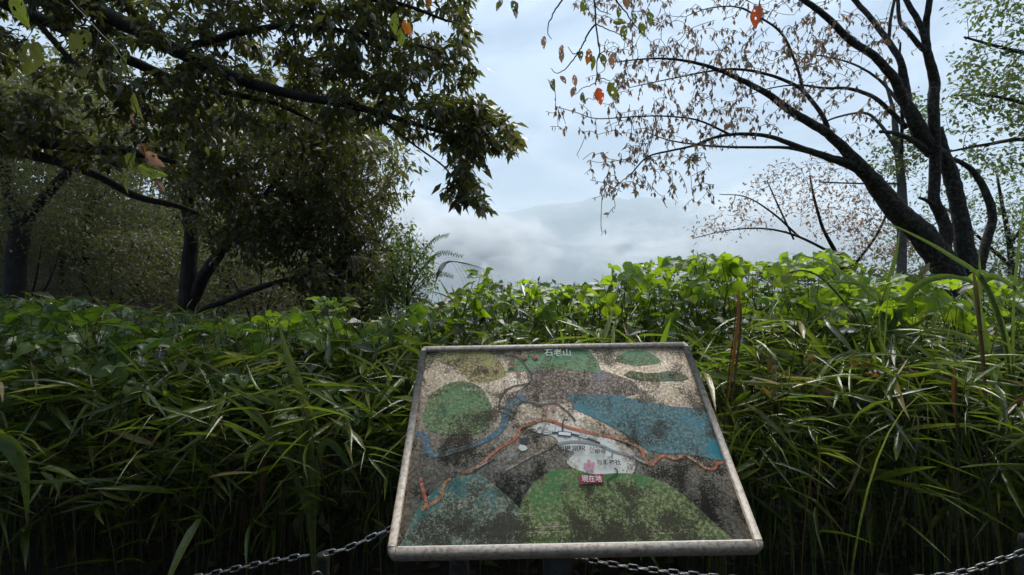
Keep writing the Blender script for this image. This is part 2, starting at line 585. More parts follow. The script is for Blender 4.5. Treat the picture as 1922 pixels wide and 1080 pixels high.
def grow(skel, targets, base_r=.45, tip=.0026, sag=.12, jit=.06, k=6, max_r=.03):
    """join every target to the nearest point grown so far by a curved twig"""
    nodes = np.concatenate([s[0] for s in skel])
    nr = np.concatenate([s[1] for s in skel])
    cap = len(nodes) + len(targets) * k
    buf = np.zeros((cap, 3))
    br = np.zeros(cap)
    n = len(nodes)
    buf[:n], br[:n] = nodes, nr
    d0 = np.array([((nodes - t) ** 2).sum(1).min() for t in targets])
    twigs = []
    dirs = np.zeros_like(targets)
    for ti in np.argsort(d0):
        t = targets[ti]
        dd = ((buf[:n] - t) ** 2).sum(1)
        j = int(np.argmin(dd * np.where(br[:n] > .012, 1.6, 1.0)))
        a = buf[j]
        L = math.sqrt(dd[j])
        s = np.linspace(0, 1, k)[:, None]
        pts = a + (t - a) * s
        bow = rng.normal(0, 1, 3) * jit * L + np.array([0, 0, sag * L * rng.uniform(-.5, 1.6)])
        pts = pts + np.sin(s * np.pi) * bow
        r0 = min(br[j] * (base_r if br[j] > .01 else .85) + .0006, max_r * min(1, L / .8 + .15))
        rad = np.linspace(max(r0, tip), tip, k)
        twigs.append((pts, rad))
        dirs[ti] = pts[-1] - pts[-2]
        m = k - 1
        buf[n:n + m], br[n:n + m] = pts[1:], rad[1:]
        n += m
    return twigs, nrm(dirs)


def wood(tree, limbs, twigs, bark, twig_mat):
    acc = Acc()
    for p, r in limbs[:1]:
        acc.add(*tube(p, r, 14))
    link('trunk', acc.mesh('trunk', bark, True, False), tree)
    for p, r in limbs[1:]:
        a = Acc()
        a.add(*tube(p, r, 10))
        link('limb', a.mesh('limb', bark, True, False), tree)
    if twigs:
        a = Acc()
        for p, r in twigs:
            a.add(*tube(p, r, 4, False))
        tag(link('twigs', a.mesh('twigs', twig_mat, True, False), tree), kind='stuff')


def whorls(tips, dirs, n, L, W, droop=.7, spread=.8, jitter=.05):
    m = len(tips)
    o = np.repeat(tips, n, 0) + rng.normal(0, jitter, (m * n, 3))
    d = np.repeat(dirs, n, 0) * .35 + rng.normal(0, spread, (m * n, 3)) * [1, 1, .5]
    d[:, 2] -= droop
    up = rng.normal(0, .45, (m * n, 3)) + [0, 0, 1]
    LL = L * rng.uniform(.65, 1.2, m * n)
    return o, d, up, LL, LL * W * rng.uniform(.85, 1.15, m * n)


def crown(tree, leafset, mat, tmpl=LEAF, parts=0, pick=None):
    """most leaves as one mass; the ones that show largest as leaves of their own"""
    o, d, up, L, W = leafset
    m = len(o)
    single = np.zeros(m, bool)
    if parts:
        score = L / np.maximum(o[:, 1], .5)
        if pick is not None:
            score = score * pick(o)
        single[np.argsort(-score)[:parts]] = True
    acc = Acc()
    k = ~single
    scatter(acc, tmpl, o[k], d[k], up[k], L[k], W[k])
    tag(link('foliage', acc.mesh('foliage', mat), tree), kind='stuff')
    if parts:
        place_leaves(tree, 'leaf', [unit_leaf(tmpl, mat)], o[single], d[single], up[single], L[single], W[single])


_unit = {}


def unit_leaf(tmpl, mat, name='leaf'):
    key = (id(tmpl[0]), mat.name)
    if key not in _unit:
        _unit[key] = make_mesh(name, tmpl[0], tmpl[1], mat, True)
    return _unit[key]


def place_leaves(parent, name, meshes, o, d, up, L, W):
    x = nrm(np.asarray(d, float))
    y = nrm(np.cross(np.asarray(up, float), x))
    z = np.cross(x, y)
    base = np.array(parent.location) if parent else np.zeros(3)
    L = np.broadcast_to(L, (len(x),))
    W = np.broadcast_to(W, (len(x),))
    res = []
    for i in range(len(x)):
        ob = bpy.data.objects.new(name, meshes[i % len(meshes)])
        C.objects.link(ob)
        ob.parent = parent
        mt = np.eye(4)
        mt[:3, 0], mt[:3, 1], mt[:3, 2], mt[:3, 3] = x[i] * L[i], y[i] * W[i], z[i] * L[i], o[i] - base
        ob.matrix_local = Matrix(mt.tolist())
        res.append(ob)
    return res


def clump(tg, scale, thr):
    """thin the twig ends in soft-edged gaps so that the crown breaks into clumps"""
    v = np.zeros(len(tg))
    for k in range(7):
        w = rng.normal(0, 1, 3)
        v += np.sin(tg @ (w / np.linalg.norm(w)) * scale * rng.uniform(.7, 2.2) + rng.uniform(0, 6.28))
    v = v / 2.6 + rng.normal(0, .35, len(tg))
    return tg[v > np.quantile(v, thr)]


def left_trees():
    # --- near tree whose boughs reach in from the left
    t = thing('evergreen_tree', 'large dark tree whose leafy boughs hang into the view from the upper left', 'tree')
    B = [
        [(-900, 1500, 4.6, 60), (-800, 800, 4.6, 52), (-650, 200, 4.6, 46), (-450, -120, 4.5, 38), (-200, -160, 4.3, 30), (0, -70, 4.2, 26), (150, 5, 4.1, 22),
         (240, 48, 4.0, 20), (330, 95, 4.0, 18), (400, 128, 4.0, 16), (470, 157, 3.9, 14), (560, 180, 3.9, 12), (640, 194, 3.8, 10),
         (720, 215, 3.8, 8), (790, 236, 3.7, 6), (850, 255, 3.7, 4), (910, 272, 3.6, 2.5)],
        [(700, 210, 3.8, 4), (745, 247, 3.7, 3.2), (785, 278, 3.65, 2.6), (832, 312, 3.6, 2.2), (862, 350, 3.6, 1.8), (885, 378, 3.6, 1.2)],
        [(-650, 150, 4.6, 26), (-150, -20, 4.6, 20), (60, 30, 4.6, 16), (180, 85, 4.6, 14), (280, 130, 4.5, 13), (350, 160, 4.5, 11), (430, 175, 4.4, 9), (520, 196, 4.4, 6), (600, 235, 4.4, 4)],
        [(-700, 300, 4.6, 34), (-300, 200, 4.5, 28), (0, 248, 4.4, 20), (80, 266, 4.3, 17), (160, 279, 4.3, 14), (250, 288, 4.2, 10), (330, 305, 4.2, 6)],
        [(-300, 200, 4.5, 24), (-60, 245, 4.5, 18), (40, 284, 4.5, 15), (110, 304, 4.5, 13), (170, 325, 4.5, 11), (205, 342, 4.5, 10), (260, 370, 4.5, 9), (330, 386, 4.5, 7), (370, 400, 4.5, 5)],
        [(330, 95, 4.0, 10), (420, 70, 4.0, 9), (520, 50, 4.0, 7), (620, 55, 3.9, 6), (720, 70, 3.9, 4), (820, 95, 3.8, 2.5)],
        [(150, 5, 4.1, 11), (300, -30, 4.1, 10), (450, -25, 4.1, 8), (600, -10, 4.0, 6), (740, 5, 4.0, 5), (840, 40, 3.9, 3)],
        [(60, 30, 4.6, 8), (130, 110, 4.5, 7), (190, 165, 4.4, 5), (260, 215, 4.3, 3)],
    ]
    limbs = [limb(b) for b in B]
    holes = [(280, 110, 45, 32), (300, 185, 40, 22), (160, 30, 22, 14), (420, 200, 45, 14), (300, 345, 75, 18), (250, 320, 60, 10), (20, 140, 25, 20), (70, 80, 20, 16),
             (735, 175, 12, 12), (500, 70, 30, 16), (180, 250, 30, 8)]
    main = [(-200, -120), (900, -120), (880, 0), (885, 60), (893, 112), (886, 150), (870, 172), (905, 186), (940, 205), (958, 232), (974, 258), (968, 300), (950, 300),
            (925, 270), (900, 300), (880, 330), (905, 350), (918, 395), (880, 385), (848, 372), (840, 350), (855, 320), (830, 285), (800, 262), (760, 252), (725, 232), (690, 240), (600, 250), (420, 240), (330, 255), (330, 330), (120, 300), (-200, 230)]
    tg = clump(sample_poly(2900, main, (3.65, 5.1), holes, .10), 6.0, .33)
    hang = [(830, 180), (905, 186), (940, 205), (970, 258), (968, 290), (940, 275), (925, 260), (905, 290), (885, 330), (903, 352), (914, 385), (880, 378), (850, 370), (842, 350), (858, 322), (835, 285), (810, 262), (780, 240)]
    tg = np.concatenate([tg, sample_poly(75, hang, (3.45, 3.85))])
    tw, dr = grow(limbs, tg, sag=.1)
    wood(t, limbs, tw, M['bark'], M['twig'])
    crown(t, whorls(tg, dr, 14, .105, .34, droop=.6, spread=.85, jitter=.028), M['leaf_over'], LEAF_FLAT, parts=220,
          pick=lambda o: np.where((o[:, 0] > -.75) & (o[:, 2] > 2.0), 3.0, 1.0))

    # --- forked tree standing behind the bamboo grass
    t = thing('forked_tree', 'dark forked trunk with dense drooping crown behind the grass on the left', 'tree')
    B = [
        [(345, 760, 8, 30), (350, 610, 8, 25), (355, 560, 8, 23), (356, 500, 8, 19), (359, 440, 8, 16), (353, 390, 8, 15), (357, 330, 8, 12), (372, 270, 7.9, 9), (405, 200, 7.8, 6), (430, 150, 7.8, 4)],
        [(358, 575, 8, 15), (390, 505, 7.9, 15), (428, 458, 7.8, 12), (475, 400, 7.6, 9), (525, 330, 7.4, 7), (570, 260, 7.2, 5), (610, 200, 7.2, 3)],
        [(428, 458, 7.8, 8), (500, 440, 7.4, 7), (580, 430, 7.0, 5), (660, 440, 6.8, 4), (715, 455, 6.8, 2)],
        [(475, 400, 7.6, 7), (560, 360, 7.2, 6), (640, 340, 7.0, 4), (705, 345, 6.9, 2)],
        [(360, 590, 8, 9), (430, 562, 7.8, 8), (500, 536, 7.5, 7), (570, 518, 7.3, 6), (640, 505, 7.1, 4), (690, 500, 7, 2)],
        [(525, 330, 7.4, 5), (600, 290, 7.2, 4), (680, 275, 7.0, 2.5)],
    ]
    limbs = [limb(b) for b in B]
    poly = [(380, 170), (560, 200), (690, 240), (706, 285), (712, 320), (732, 345), (718, 375), (696, 392), (712, 425), (738, 465), (742, 500), (700, 515), (640, 505), (590, 480), (520, 470), (440, 440), (385, 400), (330, 330), (330, 240)]
    tg = clump(sample_poly(3600, poly, (6.3, 8.4), [(480, 520, 40, 14)], .1), 4.0, .45)
    tg = np.concatenate([tg, clump(sample_poly(420, [(480, 190), (700, 225), (722, 262), (690, 300), (520, 280)], (5.2, 6.6)), 5.0, .4)])
    tg = tg + rng.normal(0, .22, tg.shape)
    tg = np.concatenate([tg, sample_poly(260, [(560, 490), (742, 470), (745, 540), (640, 560), (560, 540)], (6.6, 8))])
    tw, dr = grow(limbs, tg, sag=.1)
    wood(t, limbs, tw, M['bark'], M['twig'])
    crown(t, whorls(tg, dr, 15, .12, .34, droop=.6, spread=.9, jitter=.06), M['leaf_over'], LEAF_FLAT)

    # --- slimmer trees of the wood behind
    specs = [
        ('leaning forked tree trunk at the far left edge of the wood', [[(25, 900, 9, 24), (28, 520, 9, 22), (38, 430, 9, 20), (20, 370, 9, 14), (8, 300, 9, 12), (2, 200, 9, 9), (-10, 80, 9, 6)],
          [(38, 430, 9, 15), (62, 398, 9, 14), (95, 358, 9, 12), (132, 318, 9, 10), (172, 285, 9, 8), (230, 230, 9, 5)]], (8.2, 10),
         [(-200, 120), (260, 150), (260, 330), (120, 440), (-200, 450)], 900),
        ('slim upright tree with a small fork between the left trunks', [[(150, 900, 11, 10), (158, 520, 11, 9.5), (165, 440, 11, 9), (172, 385, 11, 8), (175, 352, 11, 7), (160, 318, 11, 5), (150, 270, 11, 4)],
          [(175, 352, 11, 6), (186, 318, 11, 5), (205, 275, 11, 4), (230, 240, 11, 2)], [(172, 385, 11, 4), (200, 360, 11, 3), (240, 340, 11, 2)]], (10, 12.5),
         [(60, 200), (330, 200), (350, 420), (220, 470), (60, 460)], 1000),
        ('low V-shaped small tree deep in the left wood', [[(118, 900, 12, 9), (118, 520, 12, 8.5), (122, 490, 12, 8), (108, 455, 12, 6), (98, 420, 12, 4)],
          [(122, 490, 12, 6), (138, 462, 12, 5), (155, 430, 12, 3)]], (11.5, 14),
         [(-150, 380), (380, 360), (390, 560), (-150, 570)], 1500),
        ('thin tree right of the forked trunk in the wood', [[(425, 900, 10, 9), (424, 600, 10, 8), (428, 540, 10, 7), (440, 480, 10, 5), (460, 420, 10, 4)],
          [(428, 540, 10, 4), (405, 500, 10, 3), (395, 450, 10, 2)]], (9.5, 13),
         [(330, 400), (560, 440), (620, 480), (700, 500), (690, 590), (330, 580)], 850),
    ]
    for lab, B, dr_, poly, n in specs:
        t = thing('wood_tree', lab, 'tree', group='trees of the wood on the left')
        limbs = [limb(b) for b in B]
        tg = clump(sample_poly(int(n * 1.5), poly, dr_, [(300, 355, 60, 20), (385, 345, 25, 12), (470, 525, 30, 12)], .1), 2.5, .34)[:n]
        n = len(tg)
        tw, dr = grow(limbs, tg[::2], sag=.1, tip=.004)
        wood(t, limbs, tw, M['bark'], M['twig'])
        dd = np.repeat(dr, 2, 0)[:n]
        crown(t, whorls(tg, dd, 13, .10, .42, droop=.5, spread=.8, jitter=.22), M['leaf_back'])
    # dark wood closing the view behind them
    acc = Acc()
    tg = clump(sample_poly(9000, [(-400, 60), (350, 120), (400, 380), (560, 470), (700, 520), (720, 600), (-400, 600)], (13, 21), [(295, 350, 70, 22), (265, 200, 70, 90)], .05), 1.6, .35)
    o, d, up, L, W = whorls(tg, np.zeros_like(tg), 12, .20, .5, droop=.4, spread=.9, jitter=.4)
    scatter(acc, LEAF, o, d, up, L, W)
    tag(link('distant_wood', acc.mesh('distant_wood', M['leaf_back'])), 'dark olive mass of woodland closing the view on the left', 'woodland', kind='stuff')


def right_trees():
    # --- multi-stemmed cherry with few leaves left
    global RSCALE
    RSCALE = 0.57
    t = thing('cherry_tree', 'bare-limbed many-stemmed cherry tree with sparse brown leaves on the right', 'tree')
    D = 5.2
    B = [
        [(1830, 1300, D, 60), (1815, 700, D, 52), (1795, 560, D, 48), (1772, 500, D, 42), (1730, 440, D, 38), (1682, 396, 5.1, 33), (1648, 352, 5.1, 28), (1625, 324, 5.0, 22), (1570, 266, 5, 15), (1530, 236, 4.9, 13.5), (1480, 206, 4.9, 12),
         (1440, 176, 4.8, 10), (1390, 150, 4.8, 8), (1345, 130, 4.7, 6), (1290, 115, 4.7, 4.5), (1230, 110, 4.6, 3), (1160, 116, 4.6, 1.8)],
        [(1630, 332, 5.0, 18), (1600, 311, 5, 16), (1550, 294, 5, 12), (1500, 277, 4.9, 9), (1450, 258, 4.8, 7), (1400, 252, 4.7, 6), (1350, 256, 4.7, 5), (1300, 274, 4.6, 4), (1260, 283, 4.6, 3.4), (1215, 295, 4.5, 2.8), (1186, 325, 4.5, 2), (1160, 346, 4.5, 1.3)],
        [(1545, 292, 5, 7), (1480, 278, 5.1, 5.5), (1420, 277, 5.1, 4.5), (1360, 276, 5.1, 4), (1300, 271, 5.1, 3), (1250, 262, 5.1, 2), (1208, 246, 5.1, 1.4)],
        [(1370, 253, 4.7, 4), (1310, 226, 4.7, 3), (1240, 218, 4.7, 2.5), (1180, 220, 4.7, 2), (1120, 223, 4.7, 1.7), (1080, 211, 4.7, 1.3), (1042, 200, 4.7, 1)],
        [(1555, 250, 5, 8), (1545, 220, 5, 7), (1508, 172, 5.1, 6), (1470, 150, 5.1, 5), (1420, 135, 5.1, 4.5), (1370, 130, 5.1, 4), (1320, 136, 5.1, 3), (1250, 150, 5.1, 2), (1180, 165, 5.1, 1.3)],
        [(1508, 172, 5.1, 5), (1494, 120, 5.2, 4), (1466, 62, 5.2, 3.6), (1420, 30, 5.2, 3), (1380, 13, 5.2, 2.4), (1330, 16, 5.2, 1.8), (1290, 30, 5.2, 1.2)],
        [(1772, 300, 5.2, 24), (1737, 268, 5.1, 25), (1715, 220, 5, 21), (1696, 188, 5, 16), (1676, 145, 4.9, 14), (1640, 106, 4.8, 12), (1596, 76, 4.7, 11), (1565, 45, 4.6, 10), (1530, 15, 4.5, 9), (1490, -12, 4.4, 8), (1420, -60, 4.3, 6), (1330, -90, 4.2, 4)],
        [(1705, 205, 5, 13), (1700, 160, 5.1, 11), (1690, 115, 5.1, 10), (1665, 75, 5.2, 9), (1635, 35, 5.3, 8), (1600, -5, 5.4, 7.5), (1550, -70, 5.4, 5)],
        [(1668, 85, 5.2, 5), (1671, 40, 5.2, 5), (1682, -15, 5.2, 4)],
        [(1702, 240, 5.2, 8), (1650, 190, 5.2, 6.5), (1625, 176, 5.3, 6), (1590, 166, 5.3, 5), (1550, 166, 5.3, 4), (1500, 160, 5.3, 3), (1450, 165, 5.3, 2), (1400, 180, 5.3, 1.2)],
        [(1800, 560, D, 28), (1772, 490, D, 22), (1776, 440, D, 18), (1766, 405, D, 17), (1753, 370, 5.15, 16), (1756, 300, 5.1, 16), (1752, 200, 5.0, 16), (1754, 150, 5.0, 15), (1741, 96, 4.9, 12), (1738, 50, 4.9, 10), (1745, 0, 4.8, 9), (1755, -90, 4.7, 7)],
        [(1741, 98, 4.9, 10), (1724, 84, 4.9, 8), (1705, 60, 4.9, 7), (1689, 40, 5, 6), (1684, -15, 5, 5)],
        [(1737, 80, 4.9, 10), (1726, 45, 4.9, 9), (1706, 10, 4.9, 8), (1685, -30, 4.9, 6)],
        [(1742, 286, 5.1, 11), (1716, 266, 5, 9), (1682, 251, 4.9, 7), (1652, 247, 4.8, 5)],
        [(1762, 392, 5.2, 9), (1742, 378, 5.1, 6), (1724, 371, 5.1, 4)],
        [(1825, 620, D, 36), (1816, 500, D, 29), (1806, 430, D, 24), (1797, 380, D, 22), (1785, 330, D, 22), (1768, 285, 5.15, 20), (1760, 240, 5.1, 14)],
        [(1840, 620, 5.3, 15), (1840, 510, 5.3, 13), (1853, 450, 5.3, 13), (1863, 410, 5.3, 12), (1852, 365, 5.3, 11), (1830, 326, 5.3, 9), (1802, 304, 5.3, 7), (1778, 296, 5.2, 5)],
        [(1692, 290, 5.1, 5), (1693, 200, 5.1, 5), (1688, 130, 5.1, 4), (1690, 80, 5.1, 3)],
        [(1690, 195, 5.1, 6), (1650, 150, 5.3, 4), (1600, 120, 5.3, 3), (1540, 105, 5.3, 2), (1480, 100, 5.3, 1.3)],
    ]
    limbs = [limb(b) for b in B]
    tg = [sample_poly(330, [(1080, -40), (1560, -40), (1640, 60), (1600, 130), (1500, 170), (1380, 120), (1240, 100), (1120, 60)], (4.3, 5.6)),
          sample_poly(330, [(1090, 90), (1240, 60), (1480, 90), (1560, 150), (1560, 200), (1440, 240), (1300, 215), (1180, 215), (1110, 150)], (4.4, 5.6)),
          sample_poly(170, [(1170, 200), (1330, 180), (1420, 240), (1440, 250), (1330, 260), (1230, 290), (1160, 290), (1150, 230)], (4.4, 5.4)),
          sample_poly(130, [(1080, 330), (1100, 300), (1220, 270), (1330, 280), (1350, 330), (1330, 380), (1240, 370), (1190, 370), (1140, 390), (1110, 340)], (4.3, 5.2)),
          sample_poly(25, [(1035, 190), (1180, 215), (1180, 240), (1060, 260)], (4.5, 4.9)),
          sample_poly(100, [(1450, 90), (1700, 0), (1720, 60), (1660, 130), (1560, 190)], (4.6, 5.6)),
          sample_poly(40, [(1560, 200), (1680, 190), (1640, 240), (1580, 280)], (4.8, 5.4))]
    tg = np.concatenate(tg)
    tg = tg + rng.normal(0, .1, tg.shape)
    tw, dr = grow(limbs, tg, sag=.16, jit=.14, max_r=.011, base_r=.4, tip=.0027)
    wood(t, limbs, tw, M['bark_cherry'], M['twig'])
    # leaves hang along the outer half of each twig
    oo = []
    for p, r in tw:
        k = rng.integers(2, 6)
        s = rng.uniform(.1, 1.0, k)
        oo.append(np.stack([np.interp(s, np.linspace(0, 1, len(p)), p[:, c]) for c in range(3)], 1))
    o = np.concatenate(oo)
    m = len(o)
    d = rng.normal(0, .35, (m, 3)) + [0, 0, -1]
    up = rng.normal(0, 1, (m, 3)) * [1, 1, .2]
    L = rng.uniform(.038, .072, m)
    crown(t, (o, d, up, L, L * rng.uniform(.35, .5, m)), M['leaf_cherry'], LEAF, parts=150)

    # --- slim grey trunk behind it
    t = thing('grey_tree', 'slim grey trunk with olive leaves behind the left stem of the cherry', 'tree')
    B = [[(1692, 1000, 7, 15), (1692, 500, 7, 14), (1694, 400, 7, 14), (1690, 320, 7, 12), (1682, 262, 7, 11), (1676, 205, 7, 6), (1660, 150, 7, 4)],
         [(1684, 280, 7, 6), (1650, 232, 7, 5), (1620, 212, 7, 4), (1560, 224, 7, 3), (1530, 245, 7, 2)],
         [(1692, 345, 7, 4), (1620, 345, 7, 3), (1540, 342, 7, 2.4)]]
    limbs = [limb(b) for b in B]
    tg = np.concatenate([sample_poly(60, [(1625, 275), (1720, 255), (1720, 320), (1640, 335)], (6.6, 7.5)),
                         sample_poly(40, [(1700, 190), (1745, 190), (1745, 300), (1700, 270)], (6.6, 7.5))])
    tw, dr = grow(limbs, tg)
    wood(t, limbs, tw, M['bark_grey'], M['twig'])
    crown(t, whorls(tg, dr, 12, .07, .5, droop=.4, jitter=.08), M['leaf_green'])

    # --- green tree at the right edge
    t = thing('leafy_tree', 'green leafy tree filling the upper right edge behind the cherry', 'tree')
    B = [[(2140, 1200, 6.6, 34), (2120, 500, 6.6, 30), (2090, 250, 6.6, 26), (2060, 60, 6.5, 20), (2020, -120, 6.5, 14)],
         [(2100, 330, 6.6, 12), (2000, 280, 6.5, 9), (1922, 262, 6.5, 7), (1850, 272, 6.4, 5), (1780, 285, 6.4, 3)],
         [(2080, 160, 6.5, 12), (1960, 110, 6.4, 8), (1880, 90, 6.3, 5), (1810, 70, 6.2, 3)],
         [(2090, 220, 6.5, 10), (1950, 200, 6.4, 7), (1860, 180, 6.3, 4), (1790, 180, 6.3, 2)]]
    limbs = [limb(b) for b in B]
    poly = [(1800, -60), (2150, -60), (2150, 330), (1900, 330), (1870, 318), (1790, 290), (1765, 235), (1770, 195), (1800, 160), (1775, 120), (1790, 90), (1840, 60), (1800, 30)]
    tg = clump(sample_poly(900, poly, (5.8, 7.3), [(1800, 90, 20, 26), (1900, 250, 18, 8), (1880, 110, 30, 12), (1860, 30, 12, 20)], .1), 5.0, .35)
    tw, dr = grow(limbs, tg)
    wood(t, limbs, tw, M['bark'], M['twig'])
    crown(t, whorls(tg, dr, 13, .075, .55, droop=.35, jitter=.09), M['leaf_green'])

    # --- low rust-coloured tree
    t = thing('rusty_tree', 'low spreading tree with rust brown leaves left of the cherry trunk', 'tree')
    B = [[(1600, 900, 8, 10), (1590, 560, 8, 9), (1570, 480, 8, 7), (1545, 430, 8, 5), (1530, 380, 8, 4), (1520, 330, 8, 2.5)],
         [(1570, 480, 8, 5), (1500, 445, 8, 4), (1440, 430, 8, 3), (1370, 432, 8, 2), (1300, 448, 8, 1.2)],
         [(1500, 445, 8, 3.5), (1450, 400, 8, 3), (1400, 370, 8, 2), (1350, 365, 8, 1.2)],
         [(1490, 450, 8, 3), (1460, 385, 8, 2.6), (1440, 340, 8, 1.6)],
         [(1585, 520, 8, 5), (1640, 450, 8, 4), (1670, 390, 8, 3), (1690, 350, 8, 2)]]
    limbs = [limb(b) for b in B]
    tg = np.concatenate([sample_poly(230, [(1400, 340), (1440, 305), (1560, 300), (1640, 350), (1640, 440), (1560, 450), (1440, 400), (1390, 375)], (7.2, 8.8)),
                         sample_poly(60, [(1290, 440), (1330, 410), (1400, 370), (1440, 420), (1380, 445)], (7.4, 8.4)),
                         sample_poly(150, [(1560, 400), (1700, 380), (1720, 480), (1600, 490)], (7.4, 9))])
    tw, dr = grow(limbs, tg, tip=.003, sag=.15)
    wood(t, limbs, tw, M['bark'], M['twig'])
    crown(t, whorls(tg, dr, 4, .075, .45, droop=.6, jitter=.09), M['leaf_rust'])

    # --- pale bushy tree behind the cherry's foot
    t = thing('bushy_tree', 'olive bushy tree behind the foot of the cherry at the right edge', 'tree')
    B = [[(1905, 1000, 9, 12), (1900, 560, 9, 10), (1895, 460, 9, 8), (1880, 380, 9, 5), (1870, 320, 9, 3)],
         [(1897, 500, 9, 6), (1820, 430, 9, 4), (1760, 380, 9, 2.5)], [(1895, 460, 9, 5), (1940, 400, 9, 4), (1990, 350, 9, 2)]]
    limbs = [limb(b) for b in B]
    tg = np.concatenate([sample_poly(420, [(1860, 400), (1960, 340), (2050, 400), (2050, 560), (1860, 560)], (8, 10.5)),
                         sample_poly(230, [(1640, 430), (1760, 380), (1860, 420), (1870, 540), (1640, 520)], (8.4, 11)),
                         sample_poly(90, [(1680, 330), (1922, 290), (1922, 400), (1760, 400)], (8, 10))])
    tw, dr = grow(limbs, tg)
    wood(t, limbs, tw, M['bark'], M['twig'])
    crown(t, whorls(tg, dr, 9, .085, .5, droop=.4, jitter=.16), M['leaf_green'])


left_trees()
right_trees()


def understory():
    spots = [('brown-olive bush filling the gap below the far left trunks', 40, 10.4, [(-150, 400), (150, 410), (190, 480), (180, 570), (-150, 580)]),
             ('tangled olive bush between the slim trunks on the left', 210, 9.8, [(150, 430), (330, 440), (345, 560), (140, 570)]),
             ('twiggy bush right of the forked trunk on the left', 490, 9.4, [(430, 470), (520, 450), (620, 500), (640, 580), (370, 590)]),
             ('dark bush below the drooping crown left of the valley view', 660, 6.2, [(580, 490), (720, 480), (740, 540), (720, 600), (580, 600)])]
    for lab, px, d, poly in spots:
        t = thing('bush', lab, 'bush', group='bushes under the trees on the left')
        limbs = [limb([(px + rng.normal(0, 12), 760, d, 5), (px + k * 10, 600, d, 4), (px + k * 28, 520, d + rng.normal(0, .2), 2.6), (px + k * 40, 450, d + rng.normal(0, .4), 1.5)]) for k in (-2, -1, 0, 1, 2)]
        tg = clump(sample_poly(620, poly, (d - 1.0, d + 1.2)), 4.0, .35)
        tw, dr = grow(limbs, tg, sag=.1, tip=.003)
        wood(t, limbs, tw, M['bark'], M['twig'])
        crown(t, whorls(tg, dr, 12, .10, .4, droop=.4, spread=.9, jitter=.07), M['leaf_back'])


understory()


def unseen_shade_foliage():
    """unseen mass of leaves added behind and above the viewer to shade the foreground"""
    acc = Acc()
    n = 7500
    a = rng.uniform(-1.95, 1.95, n)                     # angle about straight back
    r = rng.uniform(3.5, 9.0, n)
    o = np.stack([np.sin(a) * r, -np.cos(a) * r + .6, rng.uniform(.2, 8.5, n)], 1)
    m = 2000  # unseen leaves overhead, count set by how much light they block
    o2 = np.stack([rng.uniform(-7, 7, m), rng.uniform(-6, 1.6, m), rng.uniform(4.6, 8, m)], 1)
    o = np.concatenate([o, o2])
    k = len(o)
    d = rng.normal(0, .8, (k, 3)) * [1, 1, .5] + [0, 0, -.3]
    up = rng.normal(0, .4, (k, 3)) + [0, 0, 1]
    L = rng.uniform(.25, .5, k)
    scatter(acc, LEAF, o, d, up, L, L * .5)
    tag(link('unseen_shade_foliage', acc.mesh('unseen_shade_foliage', M['leaf_back'])), 'unseen foliage added behind and above the viewer to shade the foreground', 'woodland', kind='stuff')


unseen_shade_foliage()


# ------------------------------------------------------------------ shrub in the notch
def shrub():
    t = thing('leafy_shrub', 'dark leafy shrub with feathery sprays at the left edge of the valley view', 'shrub')
    B = [[(770, 900, 5.2, 8), (768, 640, 5.2, 7), (765, 560, 5.2, 6), (770, 500, 5.2, 4), (768, 445, 5.2, 2)],
         [(767, 570, 5.2, 4), (740, 520, 5.2, 3), (735, 480, 5.2, 2)],
         [(768, 520, 5.2, 3), (790, 480, 5.1, 2), (815, 450, 5.0, 1.3), (842, 441, 4.9, .8)],
         [(768, 545, 5.2, 3), (800, 495, 5.1, 2), (830, 475, 5.0, 1.2), (868, 482, 4.9, .7)],
         [(768, 560, 5.2, 2.5), (795, 525, 5.1, 1.6), (825, 515, 5.0, 1.0), (850, 520, 4.9, .7)]]
    limbs = [limb(b) for b in B]
    tg = sample_poly(230, [(735, 490), (750, 440), (770, 428), (792, 450), (806, 480), (812, 530), (800, 580), (700, 590), (700, 540)], (4.8, 5.7))
    tw, dr = grow(limbs, tg)
    wood(t, limbs, tw, M['bark'], M['twig'])
    o, d, up, L, W = whorls(tg, dr, 11, .06, .45, droop=.3, jitter=.05)
    for p, r in limbs[2:]:
        k = 34
        s = np.linspace(.3, 1, k)
        q = np.stack([np.interp(s, np.linspace(0, 1, len(p)), p[:, c]) for c in range(3)], 1)
        side = np.where(np.arange(k) % 2, 1.0, -1.0)[:, None]
        o = np.concatenate([o, q])
        d = np.concatenate([d, np.array([.35, 0, 0]) + side * np.array([0, .1, .9]) + rng.normal(0, .15, (k, 3))])
        up = np.concatenate([up, np.tile([0, -1.0, .5], (k, 1))])
        ll = np.full(k, .05) * (1.25 - s * .7)
        L = np.concatenate([L, ll])
        W = np.concatenate([W, ll * .38])
    crown(t, (o, d, up, L, W), M['leaf_shrub'])


shrub()

# ------------------------------------------------------------------ thicket: undergrowth mass, kudzu, bamboo grass
TOP = np.array([(-300, 540), (0, 548), (150, 552), (300, 575), (450, 585), (560, 575), (650, 575), (700, 600), (760, 575), (820, 560), (880, 535), (960, 515), (1060, 525), (1120, 530), (1160, 500),
                (1270, 475), (1330, 472), (1400, 485), (1500, 480), (1550, 470), (1620, 485), (1700, 505), (1800, 515), (1922, 505), (2200, 500)], float)


def top_y(px):
    return np.interp(px, TOP[:, 0], TOP[:, 1])


